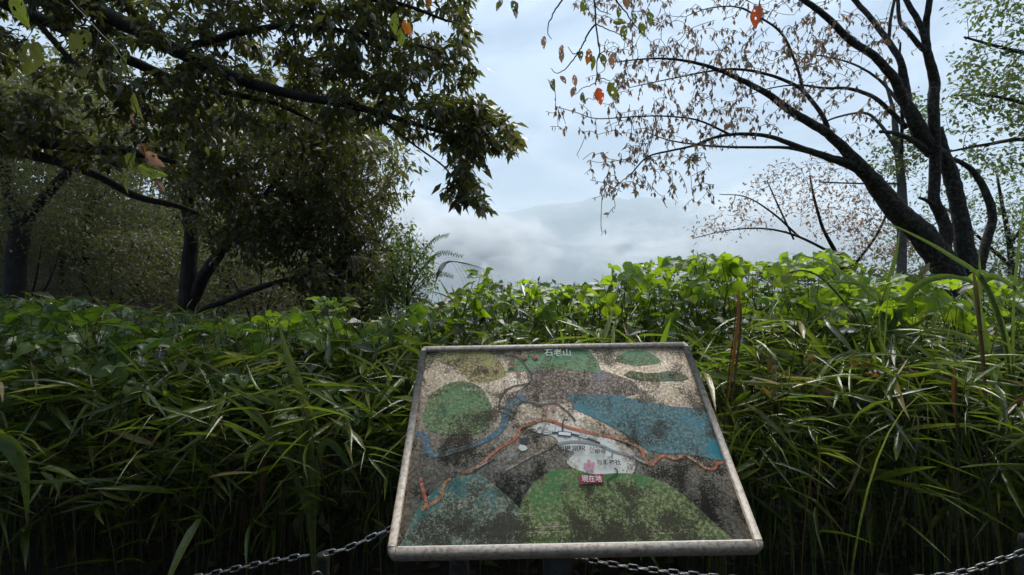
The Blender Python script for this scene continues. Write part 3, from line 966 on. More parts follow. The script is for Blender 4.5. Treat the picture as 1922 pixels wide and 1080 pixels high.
def undergrowth():
    """tangle of small leaves and stems filling the thicket; nobody could count it"""
    acc = Acc()
    n = 26000
    px = rng.uniform(-350, 2270, n)
    d = 2.7 + 3.6 * rng.random(n) ** 1.2
    x = (px - 961) / F * d
    zt = CAM[2] - (top_y(px) + 8 - 540) / F * d
    zt = np.minimum(zt, 1.12 + (d - 2.5) * .42 + .0 * px)
    z = zt * rng.random(n) ** .75
    o = np.stack([x, d, z], 1)
    dd = rng.normal(0, .8, (n, 3)) * [1, 1, .5] + [0, 0, -.25]
    up = rng.normal(0, .4, (n, 3)) + [0, -.1, 1]
    L = rng.uniform(.07, .17, n)
    scatter(acc, LEAF, o, dd, up, L, L * rng.uniform(.16, .6, n))
    ns = 900
    px = rng.uniform(-350, 2270, ns)
    d = rng.uniform(2.5, 5.6, ns)
    x = (px - 961) / F * d
    zt = np.minimum(CAM[2] - (top_y(px) + 15 - 540) / F * d, 1.3 + (d - 2.5) * .3)
    for i in range(ns):
        lean = rng.normal(0, .18, 2)
        s = np.linspace(0, 1, 4)[:, None]
        p = np.concatenate([x[i] + lean[0] * s ** 2, d[i] + lean[1] * s ** 2, zt[i] * s], 1)
        acc.add(*tube(p, np.linspace(.005, .002, 4), 3, False), rng.random())
    tag(link('undergrowth', acc.mesh('undergrowth', M['under'])), 'dense dark tangle of leaves and stems filling the thicket behind the board', 'undergrowth', kind='stuff')


undergrowth()


def kudzu(name_label, poly, dr, groups, size, mat, parts, facing=(0, -.55, 1), seed_y=0.0):
    t = thing('kudzu_vine', name_label, 'vine', loc=tuple(P(np.mean([p[0] for p in poly]), 540, np.mean(dr)) * [1, 1, 0]))
    base = np.array(t.location)
    c = sample_poly(groups, poly, dr) - [0, 0, .055]
    # nearer leaves sit lower: the mound slopes towards the viewer
    leaf_o, leaf_d, leaf_u, leaf_L, leaf_W = [], [], [], [], []
    stems = Acc()
    for g in c:
        hd = rng.uniform(0, 2 * np.pi)
        h = np.array([math.cos(hd), math.sin(hd) - .25, rng.normal(-.15, .25)])
        h = h / np.linalg.norm(h)
        n = np.array(facing) + rng.normal(0, .55, 3)
        n -= h * n.dot(h)
        n /= np.linalg.norm(n)
        sd = np.cross(n, h)
        S = size * rng.uniform(.45, 1.08)
        for k, (off, dirv) in enumerate(((h * S * .28, h), (sd * .05 * S, sd * .9 + h * .35), (-sd * .05 * S, -sd * .9 + h * .35))):
            if rng.random() < .1:
                continue
            dv = dirv + rng.normal(0, .14, 3)
            leaf_o.append(g + off)
            leaf_d.append(dv)
            leaf_u.append(n + rng.normal(0, .22, 3))
            l_ = S * (1.0 if k == 0 else .88)
            leaf_L.append(l_)
            leaf_W.append(l_ * rng.uniform(.82, 1.0))
        root = g + np.array([rng.normal(0, .12), rng.uniform(.0, .25), -rng.uniform(.25, .6)])
        mid = (g + root) / 2 + rng.normal(0, .05, 3)
        stems.add(*tube(np.array([root, mid, g - h * S * .1, g + h * S * .28]) - base, [.004, .003, .002, .0014], 4, False), rng.random())
    o, d, u, L, W = map(np.array, (leaf_o, leaf_d, leaf_u, leaf_L, leaf_W))
    tag(link('stems', stems.mesh('stems', M['culm'], True), t), kind='stuff')
    order = np.argsort(-L / o[:, 1])
    i = order[:parts]
    place_leaves(t, 'leaf', [unit_leaf(k, mat) for k in KUDZU], o[i], d[i], u[i], L[i], W[i])
    i = order[parts:]
    if len(i):
        acc = Acc()
        for k in range(6):
            j = i[k::6]
            if len(j):
                scatter(acc, KUDZU[k], o[j] - base, d[j], u[j], L[j], W[j])
        tag(link('small_leaves', acc.mesh('small_leaves', mat, True), t), kind='stuff')


kudzu('bright green kudzu mound rising to the right above the map board', [(1128, 520), (1150, 496), (1200, 482), (1270, 466), (1335, 462), (1440, 482), (1500, 474), (1545, 460), (1600, 474), (1640, 520), (1600, 580), (1400, 600), (1250, 625), (1130, 640)],
      (3.1, 4.6), 330, .13, M['kudzu'], 280)
kudzu('bright green leafy vines in the middle above the top edge of the map board', [(850, 560), (880, 525), (905, 490), (925, 512), (960, 512), (1000, 528), (1060, 518), (1120, 528), (1150, 600), (1130, 650), (880, 655), (760, 645), (720, 600), (800, 560)],
      (3.0, 4.8), 420, .10, M['kudzu'], 280)
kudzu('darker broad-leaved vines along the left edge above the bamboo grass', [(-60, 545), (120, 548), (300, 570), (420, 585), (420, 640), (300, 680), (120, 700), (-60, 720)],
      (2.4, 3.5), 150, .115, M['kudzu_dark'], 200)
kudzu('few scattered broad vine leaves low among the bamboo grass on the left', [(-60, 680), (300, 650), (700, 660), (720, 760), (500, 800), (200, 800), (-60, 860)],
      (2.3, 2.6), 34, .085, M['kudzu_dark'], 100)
kudzu('green vine leaves between the grass and the forked trunk left of centre', [(420, 590), (560, 565), (600, 545), (650, 552), (700, 600), (740, 660), (640, 670), (480, 650)],
      (2.8, 3.8), 110, .11, M['kudzu'], 160)
kudzu('green vines at the right edge around the foot of the cherry tree', [(1560, 490), (1680, 500), (1800, 510), (1922, 500), (2000, 520), (2000, 690), (1850, 660), (1700, 650), (1560, 610)],
      (2.8, 4.2), 170, .125, M['kudzu'], 200)
kudzu('red-tinged vine leaves in the right thicket beside the board', [(1350, 640), (1480, 620), (1640, 640), (1720, 680), (1640, 720), (1420, 740)],
      (2.35, 2.7), 26, .085, M['vine_red'], 80)

SASA_MESH = [unit_leaf(b, M['sasa']) for b in BLADES]


def sasa_leaves(base, h, lean, n, r, size=1.0):
    """leaf origins, directions and so on for one bamboo grass plant"""
    tip = base + np.array([lean[0], lean[1], h])
    o, d, L = [], [], []
    s = np.concatenate([np.full(n - n // 3, 1.0) - r.random(n - n // 3) * .12, r.uniform(.45, .85, n // 3)])
    for q in s:
        p = base + np.array([lean[0] * q * q, lean[1] * q * q, h * q])
        a = r.uniform(0, 2 * np.pi)
        o.append(p)
        d.append([math.cos(a) + .3, math.sin(a) * .8 - .15, r.normal(.05, .42)])
        L.append(size * r.uniform(.11, .33))
    return np.array(o), np.array(d), np.array(L)


def culm_mesh(base, h, lean):
    s = np.linspace(0, 1, 6)[:, None]
    p = np.concatenate([lean[0] * s ** 2, lean[1] * s ** 2, h * s], 1)
    v, f = tube(p, np.linspace(.0042, .002, 6), 5)
    return make_mesh('culm', v, f, M['culm'], True)


def bamboo_grass():
    regions = [
        ('dwarf bamboo plant in the dark thicket left of the map board', 'dwarf bamboo left of the board', (-120, 760), 100),
        ('dwarf bamboo plant standing just behind the top edge of the map board', 'dwarf bamboo behind the board', (760, 1320), 45),
        ('dwarf bamboo plant in the thicket right of the map board', 'dwarf bamboo right of the board', (1320, 2050), 70),
    ]
    for lab, grp, (x0, x1), n in regions:
        for i in range(n):
            d = 2.25 + 1.25 * (i / n) ** .9
            px = rng.uniform(x0, x1)
            h = rng.uniform(.62, 1.2) + (d - 2.25) * .25
            if x0 > 700 and x0 < 1000:
                h = rng.uniform(.95, 1.28) + (d - 2.25) * .1
            if x1 > 1400:
                h += rng.uniform(-.05, .16)
            b = np.array([(px - 961) / F * d, d, 0.0])
            b[2] = float(ground_z(np.array(b[0]), np.array(b[1]))) - .01
            lean = rng.normal(0, .16, 2) + [.05, -.06]
            pl = thing('dwarf_bamboo', lab, 'bamboo grass', loc=tuple(b), group=grp)
            link('culm', culm_mesh(b, h, lean), pl)
            o, dd, L = sasa_leaves(b, h, lean, int(rng.integers(7, 11)), rng)
            place_leaves(pl, 'leaf', [SASA_MESH[int(k)] for k in rng.integers(0, 4, len(o))], o, dd, np.tile([0, 0, 1.0], (len(o), 1)) + rng.normal(0, .55, (len(o), 3)), L, L * rng.uniform(.05, .13, len(o)))
    acc = Acc()
    n = 2500
    O, D_, L_ = [], [], []
    for i in range(n):
        d = rng.uniform(2.4, 4.4)
        px = rng.uniform(-320, 2250)
        zt = CAM[2] - (top_y(px) + 170 * rng.random() ** .8 - 540) / F * d
        if 740 < px < 1330 and d > 2.9 and rng.random() < .75:
            continue
        h = min(zt, 1.0 + (d - 2.25) * .33 + rng.uniform(-.4, .2))
        b = np.array([(px - 961) / F * d, d, 0.0])
        o, dd, L = sasa_leaves(b, h, rng.normal(0, .15, 2), 8, rng)
        O.append(o)
        D_.append(dd)
        L_.append(L)
    o, dd, L = np.concatenate(O), np.concatenate(D_), np.concatenate(L_)
    w = L * rng.uniform(.04, .12, len(L))
    u = np.tile([0, 0, 1.0], (len(o), 1)) + rng.normal(0, .55, (len(o), 3))
    for k in range(3):
        scatter(acc, BLADE_STUFF[k], o[k::3], dd[k::3], u[k::3], L[k::3], w[k::3])
    tag(link('bamboo_grass_mass', acc.mesh('bamboo_grass_mass', M['sasa'], True)), 'mass of narrow glossy bamboo grass leaves through the thicket', 'bamboo grass', kind='stuff')


bamboo_grass()


# ------------------------------------------------------------------ tall grasses and dead stalks
def ribbon(pts, w, up, fold=.25):
    pts = np.asarray(pts, float)
    n = len(pts)
    t = nrm(np.gradient(pts, axis=0))
    side = nrm(np.cross(t, up))
    nn = np.cross(side, t)
    w = np.asarray(w)[:, None]
    v = np.concatenate([pts + side * w / 2 + nn * w * fold, pts, pts - side * w / 2 + nn * w * fold])
    f = []
    for i in range(n - 1):
        for a, b in ((0, n), (n, 2 * n)):
            f += [[a + i, b + i, b + i + 1], [a + i, b + i + 1, a + i + 1]]
    return v, np.array(f)


def grass_blade(parent, pts, wpx, mat, name='blade', up=(0, -1, .3)):
    a = np.asarray(pts, float)
    w = catmull(Pv(a), 6)
    n = len(w)
    s = np.linspace(0, 1, n)
    wid = wpx * a[:, 2].mean() / F * np.clip(np.minimum(s * 5 + .45, (1 - s) * 2.2), .02, 1)
    v, f = ribbon(w - np.array(parent.location), wid, np.array(up, float))
    return link(name, make_mesh(name, v, f, mat, True), parent)


def grass_stem(parent, pts, rpx, mat, name='stem'):
    a = np.asarray(pts, float)
    w = catmull(Pv(a), 6)
    r = np.interp(np.linspace(0, 1, len(w)), [0, 1], [rpx, rpx * .45]) * a[:, 2].mean() / F
    v, f = tube(w - np.array(parent.location), r, 6)
    return link(name, make_mesh(name, v, f, mat, True), parent)


def plume(parent, px, py, d, n, length, lean):
    acc = Acc()
    o0 = P(px, py, d) - np.array(parent.location)
    for i in range(n):
        a = rng.normal(0, .5)
        L = length * rng.uniform(.6, 1.1)
        s = np.linspace(0, 1, 6)[:, None]
        dirv = np.array([lean[0] + a, rng.normal(0, .3), lean[1]])
        p = o0 + dirv * L * s + np.array([.3 * lean[0], 0, -.9]) * L * s ** 2 * .8
        acc.add(*tube(p, np.linspace(.0016, .0009, 6), 3, False), rng.random())
    link('plume', acc.mesh('plume', M['plume'], True), parent)


def silver_grasses():
    def base(px, d):
        return ((px - 961) / F * d, d, 0)
    g = thing('silver_grass', 'tall silver grass with a drooping plume arching over the kudzu on the right', 'grass', base(1640, 2.9))
    grass_stem(g, [(1645, 1100, 2.9), (1630, 640, 2.9), (1590, 575, 2.9), (1545, 525, 2.9), (1510, 508, 2.9), (1480, 512, 2.9)], 2.6, M['grass'])
    plume(g, 1500, 508, 2.9, 16, .16, (-.5, .1))
    for pts, w in (([(1640, 900, 2.9), (1700, 640, 2.9), (1640, 560, 2.9), (1590, 520, 2.9), (1540, 490, 2.8), (1480, 475, 2.8)], 9),
                   ([(1640, 900, 2.9), (1690, 700, 2.9), (1660, 600, 2.9), (1640, 545, 2.9), (1560, 530, 2.85), (1480, 545, 2.8)], 8),
                   ([(1645, 900, 2.9), (1640, 700, 2.9), (1660, 560, 2.9), (1680, 480, 2.9), (1690, 425, 2.9)], 12),
                   ([(1645, 900, 2.9), (1650, 700, 2.9), (1700, 560, 2.9), (1770, 520, 2.9), (1850, 545, 2.8), (1900, 600, 2.8)], 12)):
        grass_blade(g, pts, w, M['grass'])
    g = thing('silver_grass', 'long arching grass blade crossing in front of the cherry stems', 'grass', base(1900, 2.6))
    for pts, w in (([(1905, 1100, 2.6), (1890, 700, 2.6), (1850, 540, 2.6), (1780, 480, 2.6), (1700, 435, 2.6), (1640, 410, 2.6)], 10),
                   ([(1905, 1000, 2.6), (1895, 700, 2.6), (1862, 570, 2.6), (1840, 520, 2.6), (1838, 470, 2.6)], 14),
                   ([(1905, 1000, 2.6), (1860, 700, 2.6), (1830, 560, 2.6), (1860, 520, 2.6), (1920, 560, 2.6), (1960, 640, 2.6)], 16),
                   ([(1905, 900, 2.6), (1880, 720, 2.6), (1820, 640, 2.6), (1750, 620, 2.6), (1690, 640, 2.6)], 10),
                   ([(1905, 900, 2.6), (1900, 600, 2.6), (1915, 430, 2.6), (1930, 330, 2.6)], 6)):
        grass_blade(g, pts, w, M['grass'])
    g = thing('silver_grass', 'silver grass with a small seed plume low in the right thicket', 'grass', base(1600, 2.7))
    grass_stem(g, [(1600, 1100, 2.7), (1605, 760, 2.7), (1625, 640, 2.7), (1600, 585, 2.7), (1585, 572, 2.7)], 2.2, M['grass'])
    plume(g, 1592, 575, 2.7, 18, .17, (-.25, .1))
    for pts, w in (([(1600, 1000, 2.7), (1560, 760, 2.7), (1500, 680, 2.7), (1420, 655, 2.7), (1330, 672, 2.7)], 13),
                   ([(1600, 1000, 2.7), (1620, 760, 2.7), (1700, 690, 2.7), (1800, 672, 2.7), (1922, 668, 2.7)], 9),
                   ([(1600, 900, 2.7), (1590, 760, 2.7), (1640, 690, 2.7), (1740, 668, 2.7), (1810, 665, 2.7)], 12),
                   ([(1600, 1000, 2.7), (1570, 800, 2.7), (1520, 740, 2.7), (1440, 745, 2.7), (1380, 765, 2.7)], 8)):
        grass_blade(g, pts, w, M['grass'])
    g = thing('silver_grass', 'upright broad grass blade left of the map board', 'grass', base(575, 2.4))
    for pts, w in (([(590, 1080, 2.4), (580, 800, 2.4), (560, 720, 2.4), (535, 650, 2.4), (520, 590, 2.4)], 17),
                   ([(590, 1080, 2.4), (575, 850, 2.4), (600, 760, 2.4), (660, 715, 2.4), (690, 700, 2.4)], 10),
                   ([(590, 1000, 2.4), (560, 800, 2.4), (520, 760, 2.4), (470, 748, 2.4), (420, 750, 2.4)], 12),
                   ([(590, 1000, 2.4), (600, 860, 2.4), (620, 830, 2.4), (660, 880, 2.4), (690, 940, 2.4)], 13),
                   ([(590, 1000, 2.4), (550, 880, 2.4), (505, 810, 2.4), (470, 760, 2.4), (400, 690, 2.4), (330, 670, 2.4)], 11)):
        grass_blade(g, pts, w, M['grass'])
    g = thing('silver_grass', 'fine grass arching with thin drooping stalks against the valley mist', 'grass', base(830, 4.4))
    for k in range(9):
        x1 = 845 + k * 8
        grass_stem(g, [(800, 640, 4.4), (815, 540, 4.4), (835, 500 - k, 4.4), (x1, 490 + k * 2, 4.4), (x1 + 20, 520 + k * 3, 4.4), (x1 + 28, 545 + k * 3, 4.4)], .45, M['plume'])
    grass_blade(g, [(900, 700, 4.4), (870, 610, 4.4), (845, 560, 4.4), (822, 520, 4.4)], 7, M['grass'])
    g = thing('silver_grass', 'pale drooping grass plume in front of the forked tree crown', 'grass', base(640, 4.0))
    grass_stem(g, [(640, 900, 4), (650, 620, 4), (650, 520, 4), (660, 480, 4)], 1.6, M['grass'])
    plume(g, 660, 482, 4.0, 22, .3, (.25, .2))
    # blades entering from the right and left edges
    g = thing('silver_grass', 'yellowing grass blades poking in at the lower right edge', 'grass', base(2100, 2.1))
    for pts, w, mm in (([(2150, 900, 2.1), (2050, 720, 2.1), (1960, 730, 2.1), (1872, 775, 2.1)], 16, 'dead'), ([(2150, 1000, 2.1), (2040, 790, 2.1), (1950, 810, 2.1), (1855, 862, 2.1)], 16, 'grass'),
                       ([(2150, 1000, 2.1), (2040, 830, 2.1), (1930, 815, 2.1), (1830, 835, 2.1)], 10, 'grass')):
        grass_blade(g, pts, w, M[mm])
    g = thing('silver_grass', 'hanging pale green blade at the lower left edge', 'grass', base(-60, 2.1))
    grass_blade(g, [(-120, 1080, 2.1), (-60, 860, 2.1), (10, 830, 2.1), (45, 870, 2.1), (52, 930, 2.1), (50, 990, 2.1)], 30, M['grass'])
    grass_blade(g, [(-120, 1080, 2.1), (-40, 900, 2.1), (60, 905, 2.1), (180, 900, 2.1), (260, 915, 2.1)], 6, M['grass'])
    for lab, pts, w, mm in (('rust brown dead blade standing right of the map board', [(1386, 545, 2.3), (1384, 600, 2.3), (1377, 660, 2.3), (1370, 720, 2.3), (1360, 790, 2.3)], 7, 'dead'),
                            ('brown-green stalk standing near the right edge', [(1826, 512, 2.35), (1833, 590, 2.35), (1842, 680, 2.35), (1850, 770, 2.35)], 11, 'stalk'),
                            ('short brown dead blade hanging in the dark right thicket', [(1790, 690, 2.3), (1786, 730, 2.3), (1790, 770, 2.3), (1796, 812, 2.3)], 9, 'dead'),
                            ('orange-tipped dead blade low in the left thicket', [(503, 760, 2.5), (496, 850, 2.5), (491, 920, 2.5), (494, 972, 2.5)], 8, 'dead'),
                            ('pale bleached stalk standing right of the board in the dark', [(1718, 775, 2.3), (1722, 800, 2.3), (1714, 870, 2.3), (1690, 960, 2.3), (1640, 1100, 2.3)], 5, 'plume')):
        dd = pts[0][2] + .02
        g = thing('dead_stalk', lab, 'stalk', tuple(P(pts[-1][0], 540, dd) * [1, 1, 0]))
        grass_blade(g, pts, w, M[mm], 'blade', up=(.25, -1, .1))
        if mm != 'plume':
            grass_blade(g, [(p[0] + 5, p[1] + 25, p[2] + .01) for p in pts], w * .6, M['culm'], 'sheath', up=(-.3, -1, .1))
        zg = 540 + CAM[2] * F / dd
        grass_stem(g, [(pts[-1][0] + 2, zg, dd), (pts[-1][0] + 2, (zg + pts[-1][1]) / 2, dd), (pts[-1][0], pts[-1][1], dd), (pts[0][0], pts[0][1] + 6, dd)], 2.2, M['culm'])


silver_grasses()


def tussocks():
    spots = [(60, 2.7, 1.35), (250, 3.0, 1.4), (440, 2.9, 1.5), (680, 2.7, 1.35), (720, 3.2, 1.45), (900, 3.2, 1.4), (1090, 3.0, 1.35), (1240, 3.1, 1.45), (1340, 2.6, 1.4),
             (1430, 2.9, 1.7), (1500, 2.5, 1.5), (1570, 3.1, 1.9), (1620, 2.8, 1.75), (1680, 2.6, 1.7), (1740, 2.9, 1.85), (1800, 2.5, 1.6), (1850, 3.0, 1.9), (1900, 2.7, 1.75), (560, 3.0, 1.45), (1460, 2.6, 1.3)]
    for px, d, h in spots:
        b = np.array([(px - 961) / F * d, d, 0.0])
        side = 'left of' if px < 760 else ('behind' if px < 1320 else 'right of')
        g = thing('grass_tussock', 'tussock of long thin arching blades in the thicket %s the map board' % side, 'grass', tuple(b), 'arching grass tussocks %s the board' % side)
        for k in range(14):
            a = rng.uniform(0, 2 * np.pi)
            L = rng.uniform(.25, .75)
            hh = h * rng.uniform(.75, 1.08)
            s = np.linspace(0, 1, 10)[:, None]
            out = np.array([math.cos(a), math.sin(a) * .7, 0])
            p = out * L * s ** 1.8 + np.array([0, 0, 1]) * hh * (1.25 * s - .42 * s ** 3 * rng.uniform(.6, 1.5)) + rng.normal(0, .03, 3) * s + rng.normal(0, .13, 3) * [1, 1, 0]
            w = rng.uniform(.005, .013) * np.clip(np.minimum(s[:, 0] * 4 + .4, (1 - s[:, 0]) * 2), .04, 1)
            v, f = ribbon(p, w, np.array([0, -1, .4]) + rng.normal(0, .3, 3))
            link('blade', make_mesh('blade', v, f, M['grass'] if rng.random() < .93 else M['dead'], True), g)


tussocks()

# ------------------------------------------------------------------ near twigs hanging into the picture
def near_leaf_mesh(mat, seed):
    pr = [(0, .02), (.08, .2), (.17, .34), (.27, .44), (.38, .49), (.5, .5), (.61, .46), (.72, .37), (.82, .26), (.91, .13), (1, .005)]
    v, f = grid_leaf(pr, .12, .10, .03, 4, seed, holes=.09)
    return make_mesh('leaf', v, f, mat, True)


def hanging_twig(label, stems, leaves, d):
    t = thing('hanging_twig', label, 'twig', loc=tuple(P(stems[0][0][0], stems[0][0][1], d)))
    base = np.array(t.location)
    for s in stems:
        a = np.array([(p[0], p[1], d) for p in s], float)
        w = catmull(Pv(a), 5)
        w += rng.normal(0, .0012, w.shape)
        r = np.linspace(1.9 if len(s) > 4 else 1.2, .6, len(w)) * d / F
        v, f = tube(w - base, r, 5)
        link('stem', make_mesh('stem', v, f, M['twig'], True), t)
    for i, (px, py, L, ang, colr) in enumerate(leaves):
        a = math.radians(ang)
        dirv = np.array([math.sin(a), rng.normal(0, .25), -math.cos(a)])
        o = P(px, py, d) - dirv / np.linalg.norm(dirv) * L / 2 * d / F
        up = np.array([rng.normal(0, .45), -1, rng.normal(.1, .3)])
        l_ = L * d / F
        place_leaves(t, 'leaf', [near_leaf_mesh(M['near_' + colr], 100 + i + int(px))], [o], [dirv], [up], [l_], [l_ * rng.uniform(.42, .55)])


hanging_twig('twig of worm-eaten red and olive leaves hanging from the top centre',
             [[(1115, -60), (1116, 0), (1119, 47), (1122, 75), (1126, 95), (1121, 115), (1119, 150), (1113, 158), (1095, 165), (1080, 178)],
              [(1118, 46), (1106, 60), (1096, 80), (1086, 98), (1070, 120), (1058, 132), (1044, 138), (1034, 128)],
              [(1100, -50), (1056, 0), (1040, 22), (1030, 45), (1028, 63), (1036, 74)],
              [(1120, -50), (1156, 0), (1176, 25), (1192, 48), (1205, 62)],
              [(1119, 45), (1140, 55), (1165, 66), (1190, 80)],
              [(1121, 115), (1128, 100), (1140, 98), (1152, 98)], [(1119, 150), (1132, 148), (1145, 152)],
              [(1086, 98), (1076, 102), (1066, 88)], [(1116, 8), (1126, 20), (1146, 27)]],
             [(1096, 14, 30, 5, 'olive'), (1021, 80, 24, -3, 'brownpink'), (1053, 95, 20, -15, 'brownpink'), (1055, 107, 22, -8, 'brownpink'), (1039, 160, 28, 0, 'olive'),
              (1057, 150, 20, 35, 'brownpink'), (1076, 173, 21, -20, 'brownpink'), (1095, 184, 29, 6, 'olive'), (1125, 181, 34, 10, 'red'), (1149, 172, 36, 20, 'olive'),
              (1104, 107, 30, -5, 'orange'), (1111, 117, 32, 8, 'olive'), (1131, 113, 28, 15, 'olive'), (1150, 115, 30, 0, 'brownpink'), (1171, 62, 30, 0, 'olive'),
              (1163, 42, 26, 80, 'olive'), (1190, 36, 26, -10, 'olive'), (1205, 55, 28, 15, 'lime'), (1220, 36, 30, 10, 'lime'), (1176, 5, 26, 10, 'brownpink'),
              (1161, 24, 22, 0, 'olive'), (1090, 105, 22, -6, 'olive'), (1079, 152, 22, 12, 'brownpink')], 2.2)
hanging_twig('single curled red leaf hanging at the upper right before the cherry', [[(1430, -60), (1428, -20), (1424, 12)]], [(1420, 32, 46, -10, 'red')], 1.9)
hanging_twig('pair of dark leaves at the very top centre edge', [[(950, -60), (948, -30), (944, -5)], [(950, -60), (962, -30), (966, -5)]],
             [(937, 10, 26, -25, 'olive'), (965, 14, 34, 6, 'olive'), (968, 25, 20, 5, 'brownpink')], 2.1)
hanging_twig('orange and green leaf pair hanging against the dark boughs at top left of centre', [[(770, -60), (762, -10), (758, 30)], [(770, -60), (800, -40), (806, -8)]],
             [(765, 54, 34, 25, 'orange'), (753, 70, 34, -8, 'lime'), (803, 5, 26, 5, 'orange'), (742, 45, 40, -5, 'lime')], 2.1)
hanging_twig('nearest drooping green and orange leaves at the left', [[(60, -80), (130, 0), (185, 60), (230, 110), (252, 190), (262, 260), (285, 320)], [(185, 60), (170, 130), (160, 160)], [(262, 260), (250, 290), (240, 310)]],
             [(226, 128, 46, 20, 'olive'), (236, 118, 46, -4, 'lime'), (192, 150, 52, 12, 'olive'), (160, 140, 52, -5, 'olive'), (258, 200, 50, 8, 'olive'), (250, 222, 24, 5, 'brownpink'), (268, 280, 28, 25, 'orange'),
              (248, 302, 44, -8, 'lime'), (286, 322, 52, 70, 'lime'), (300, 350, 26, 35, 'brownpink'), (150, 80, 60, -15, 'olive'), (60, 110, 70, -10, 'olive'), (40, 20, 60, 5, 'lime'), (290, 300, 44, 50, 'brownpink'), (240, 345, 40, -10, 'olive')], 1.7)


# ------------------------------------------------------------------ chain fence
def link_mesh(L=.052, Wd=.026, r=.0036):
    a = np.linspace(0, 2 * np.pi, 20, endpoint=False)
    hl, hr = (L - Wd) / 2, (Wd) / 2 - r
    path = np.stack([np.where(np.cos(a) > 0, hl, -hl) + hr * np.cos(a), hr * np.sin(a), 0 * a], 1)
    n, sides = len(path), 6
    t = nrm(np.roll(path, -1, 0) - np.roll(path, 1, 0))
    b = np.tile([0, 0, 1.0], (n, 1))
    s = np.cross(t, b)
    an = np.linspace(0, 2 * np.pi, sides, endpoint=False)
    v = (path[:, None] + r * (s[:, None] * np.cos(an)[None, :, None] + b[:, None] * np.sin(an)[None, :, None])).reshape(-1, 3)
    f = []
    for i in range(n):
        for k in range(sides):
            p, q = i * sides + k, i * sides + (k + 1) % sides
            p2, q2 = ((i + 1) % n) * sides + k, ((i + 1) % n) * sides + (k + 1) % sides
            f += [[p, q, q2], [p, q2, p2]]
    return make_mesh('link', v, np.array(f), M['chain'], True)


LINK = link_mesh()


def chain(label, pts):
    w = catmull(Pv(np.array(pts, float)), 30)
    seg = np.concatenate([[0], np.cumsum(np.linalg.norm(np.diff(w, axis=0), axis=1))])
    pitch = .041
    n = int(seg[-1] / pitch)
    t = thing('chain', label, 'chain', loc=tuple(w[0]), group='sagging chain fence')
    for i in range(n):
        s0, s1 = i * pitch, (i + 1) * pitch
        a = np.array([np.interp(s0, seg, w[:, c]) for c in range(3)])
        b = np.array([np.interp(s1, seg, w[:, c]) for c in range(3)])
        x = nrm(b - a)
        up = np.array([0, 0, 1.0]) if i % 2 else np.array([0, -1.0, .15])
        up = up + np.array([0, .35, .35])
        y = nrm(np.cross(up, x))
        z = np.cross(x, y)
        ob = bpy.data.objects.new('link', LINK)
        C.objects.link(ob)
        ob.parent = t
        mt = np.eye(4)
        mt[:3, 0], mt[:3, 1], mt[:3, 2], mt[:3, 3] = x, y, z, (a + b) / 2 - w[0]
        ob.matrix_local = Matrix(mt.tolist())


chain('galvanised chain running from the lower left edge to the stone post', [(150, 1140, 1.95), (300, 1100, 1.93), (400, 1077, 1.92), (480, 1060, 1.91), (555, 1046, 1.9), (592, 1041, 1.9)])
chain('galvanised chain rising from the stone post to behind the board', [(608, 1040, 1.9), (650, 1030, 1.92), (690, 1012, 1.95), (725, 996, 1.98), (790, 972, 2.0), (860, 960, 2.02)])
chain('galvanised chain sagging from behind the board to the lower right edge', [(860, 960, 2.02), (1000, 1020, 2.0), (1120, 1054, 1.98), (1250, 1073, 1.96), (1400, 1088, 1.95), (1560, 1094, 1.94), (1720, 1086, 1.93), (1800, 1076, 1.92), (1860, 1058, 1.92), (1940, 1030, 1.92)])


def fence_post(label, px, py, d, w=.085):
    top = P(px, py, d)
    t = thing('fence_post', label, 'post', loc=(top[0], top[1] + .03, 0), group='short fence posts')
    a = Acc()
    h = top[2] + .035
    zs = np.array([-.1, 0, h * .5, h - .02, h - .005, h])
    rr = np.array([1.05, 1.04, 1.0, .97, .90, .78]) * w / 2
    pts = np.stack([zs * 0, zs * 0, zs], 1)
    v, f = tube(pts, rr, 14)
    v[:, :2] *= 1 + rng.normal(0, .02, (len(v), 1))
    link('shaft', make_mesh('shaft', v, f, M['stone'], True), t)
    ang = np.linspace(0, 2 * np.pi, 16)
    ring = np.stack([.02 * np.cos(ang), -.055 + 0 * ang, h - .06 + .02 * np.sin(ang)], 1)
    v, f = tube(ring, np.full(16, .004), 6)
    link('eyelet', make_mesh('eyelet', v, f, M['chain'], True), t)


fence_post('short mossy stone post with chain at the lower left of the board', 600, 1064, 1.9, .055)
fence_post('short stone post hidden behind the left half of the board', 860, 950, 2.02)
fence_post('short stone post just at the lower right corner of the view', 1946, 1030, 1.95, .07)


def litter():
    acc = Acc()
    n = 900
    x = rng.uniform(-2.6, 2.8, n)
    y = rng.uniform(.8, 3.4, n)
    z = ground_z(x, y) + .012 + rng.random(n) * .03
    o = np.stack([x, y, z], 1)
    d = rng.normal(0, 1, (n, 3)) * [1, 1, .25]
    up = rng.normal(0, .3, (n, 3)) + [0, 0, 1]
    L = rng.uniform(.06, .12, n)
    scatter(acc, LEAF, o, d, up, L, L * .5)
    tag(link('leaf_litter', acc.mesh('leaf_litter', M['litter'])), 'brown fallen leaves lying on the ground under the chain', 'leaf litter', kind='stuff')


litter()

# ------------------------------------------------------------------ map board
PW, PH = 1.0, .7133
PC = np.array([.1723, 1.607, CAM[2] - .4817])
PR = np.array(Euler((.7322, -.0167, .0033), 'XYZ').to_matrix())


def uv(px, py):
    """photograph pixel -> plate coordinates (metres from the plate centre)"""
    ray = np.array([(px - 961) / F, 1.0, -(py - 540) / F])
    nn = PR[:, 2]
    t = nn.dot(PC - CAM) / nn.dot(ray)
    q = PR.T @ (CAM + ray * t - PC)
    return q[:2]


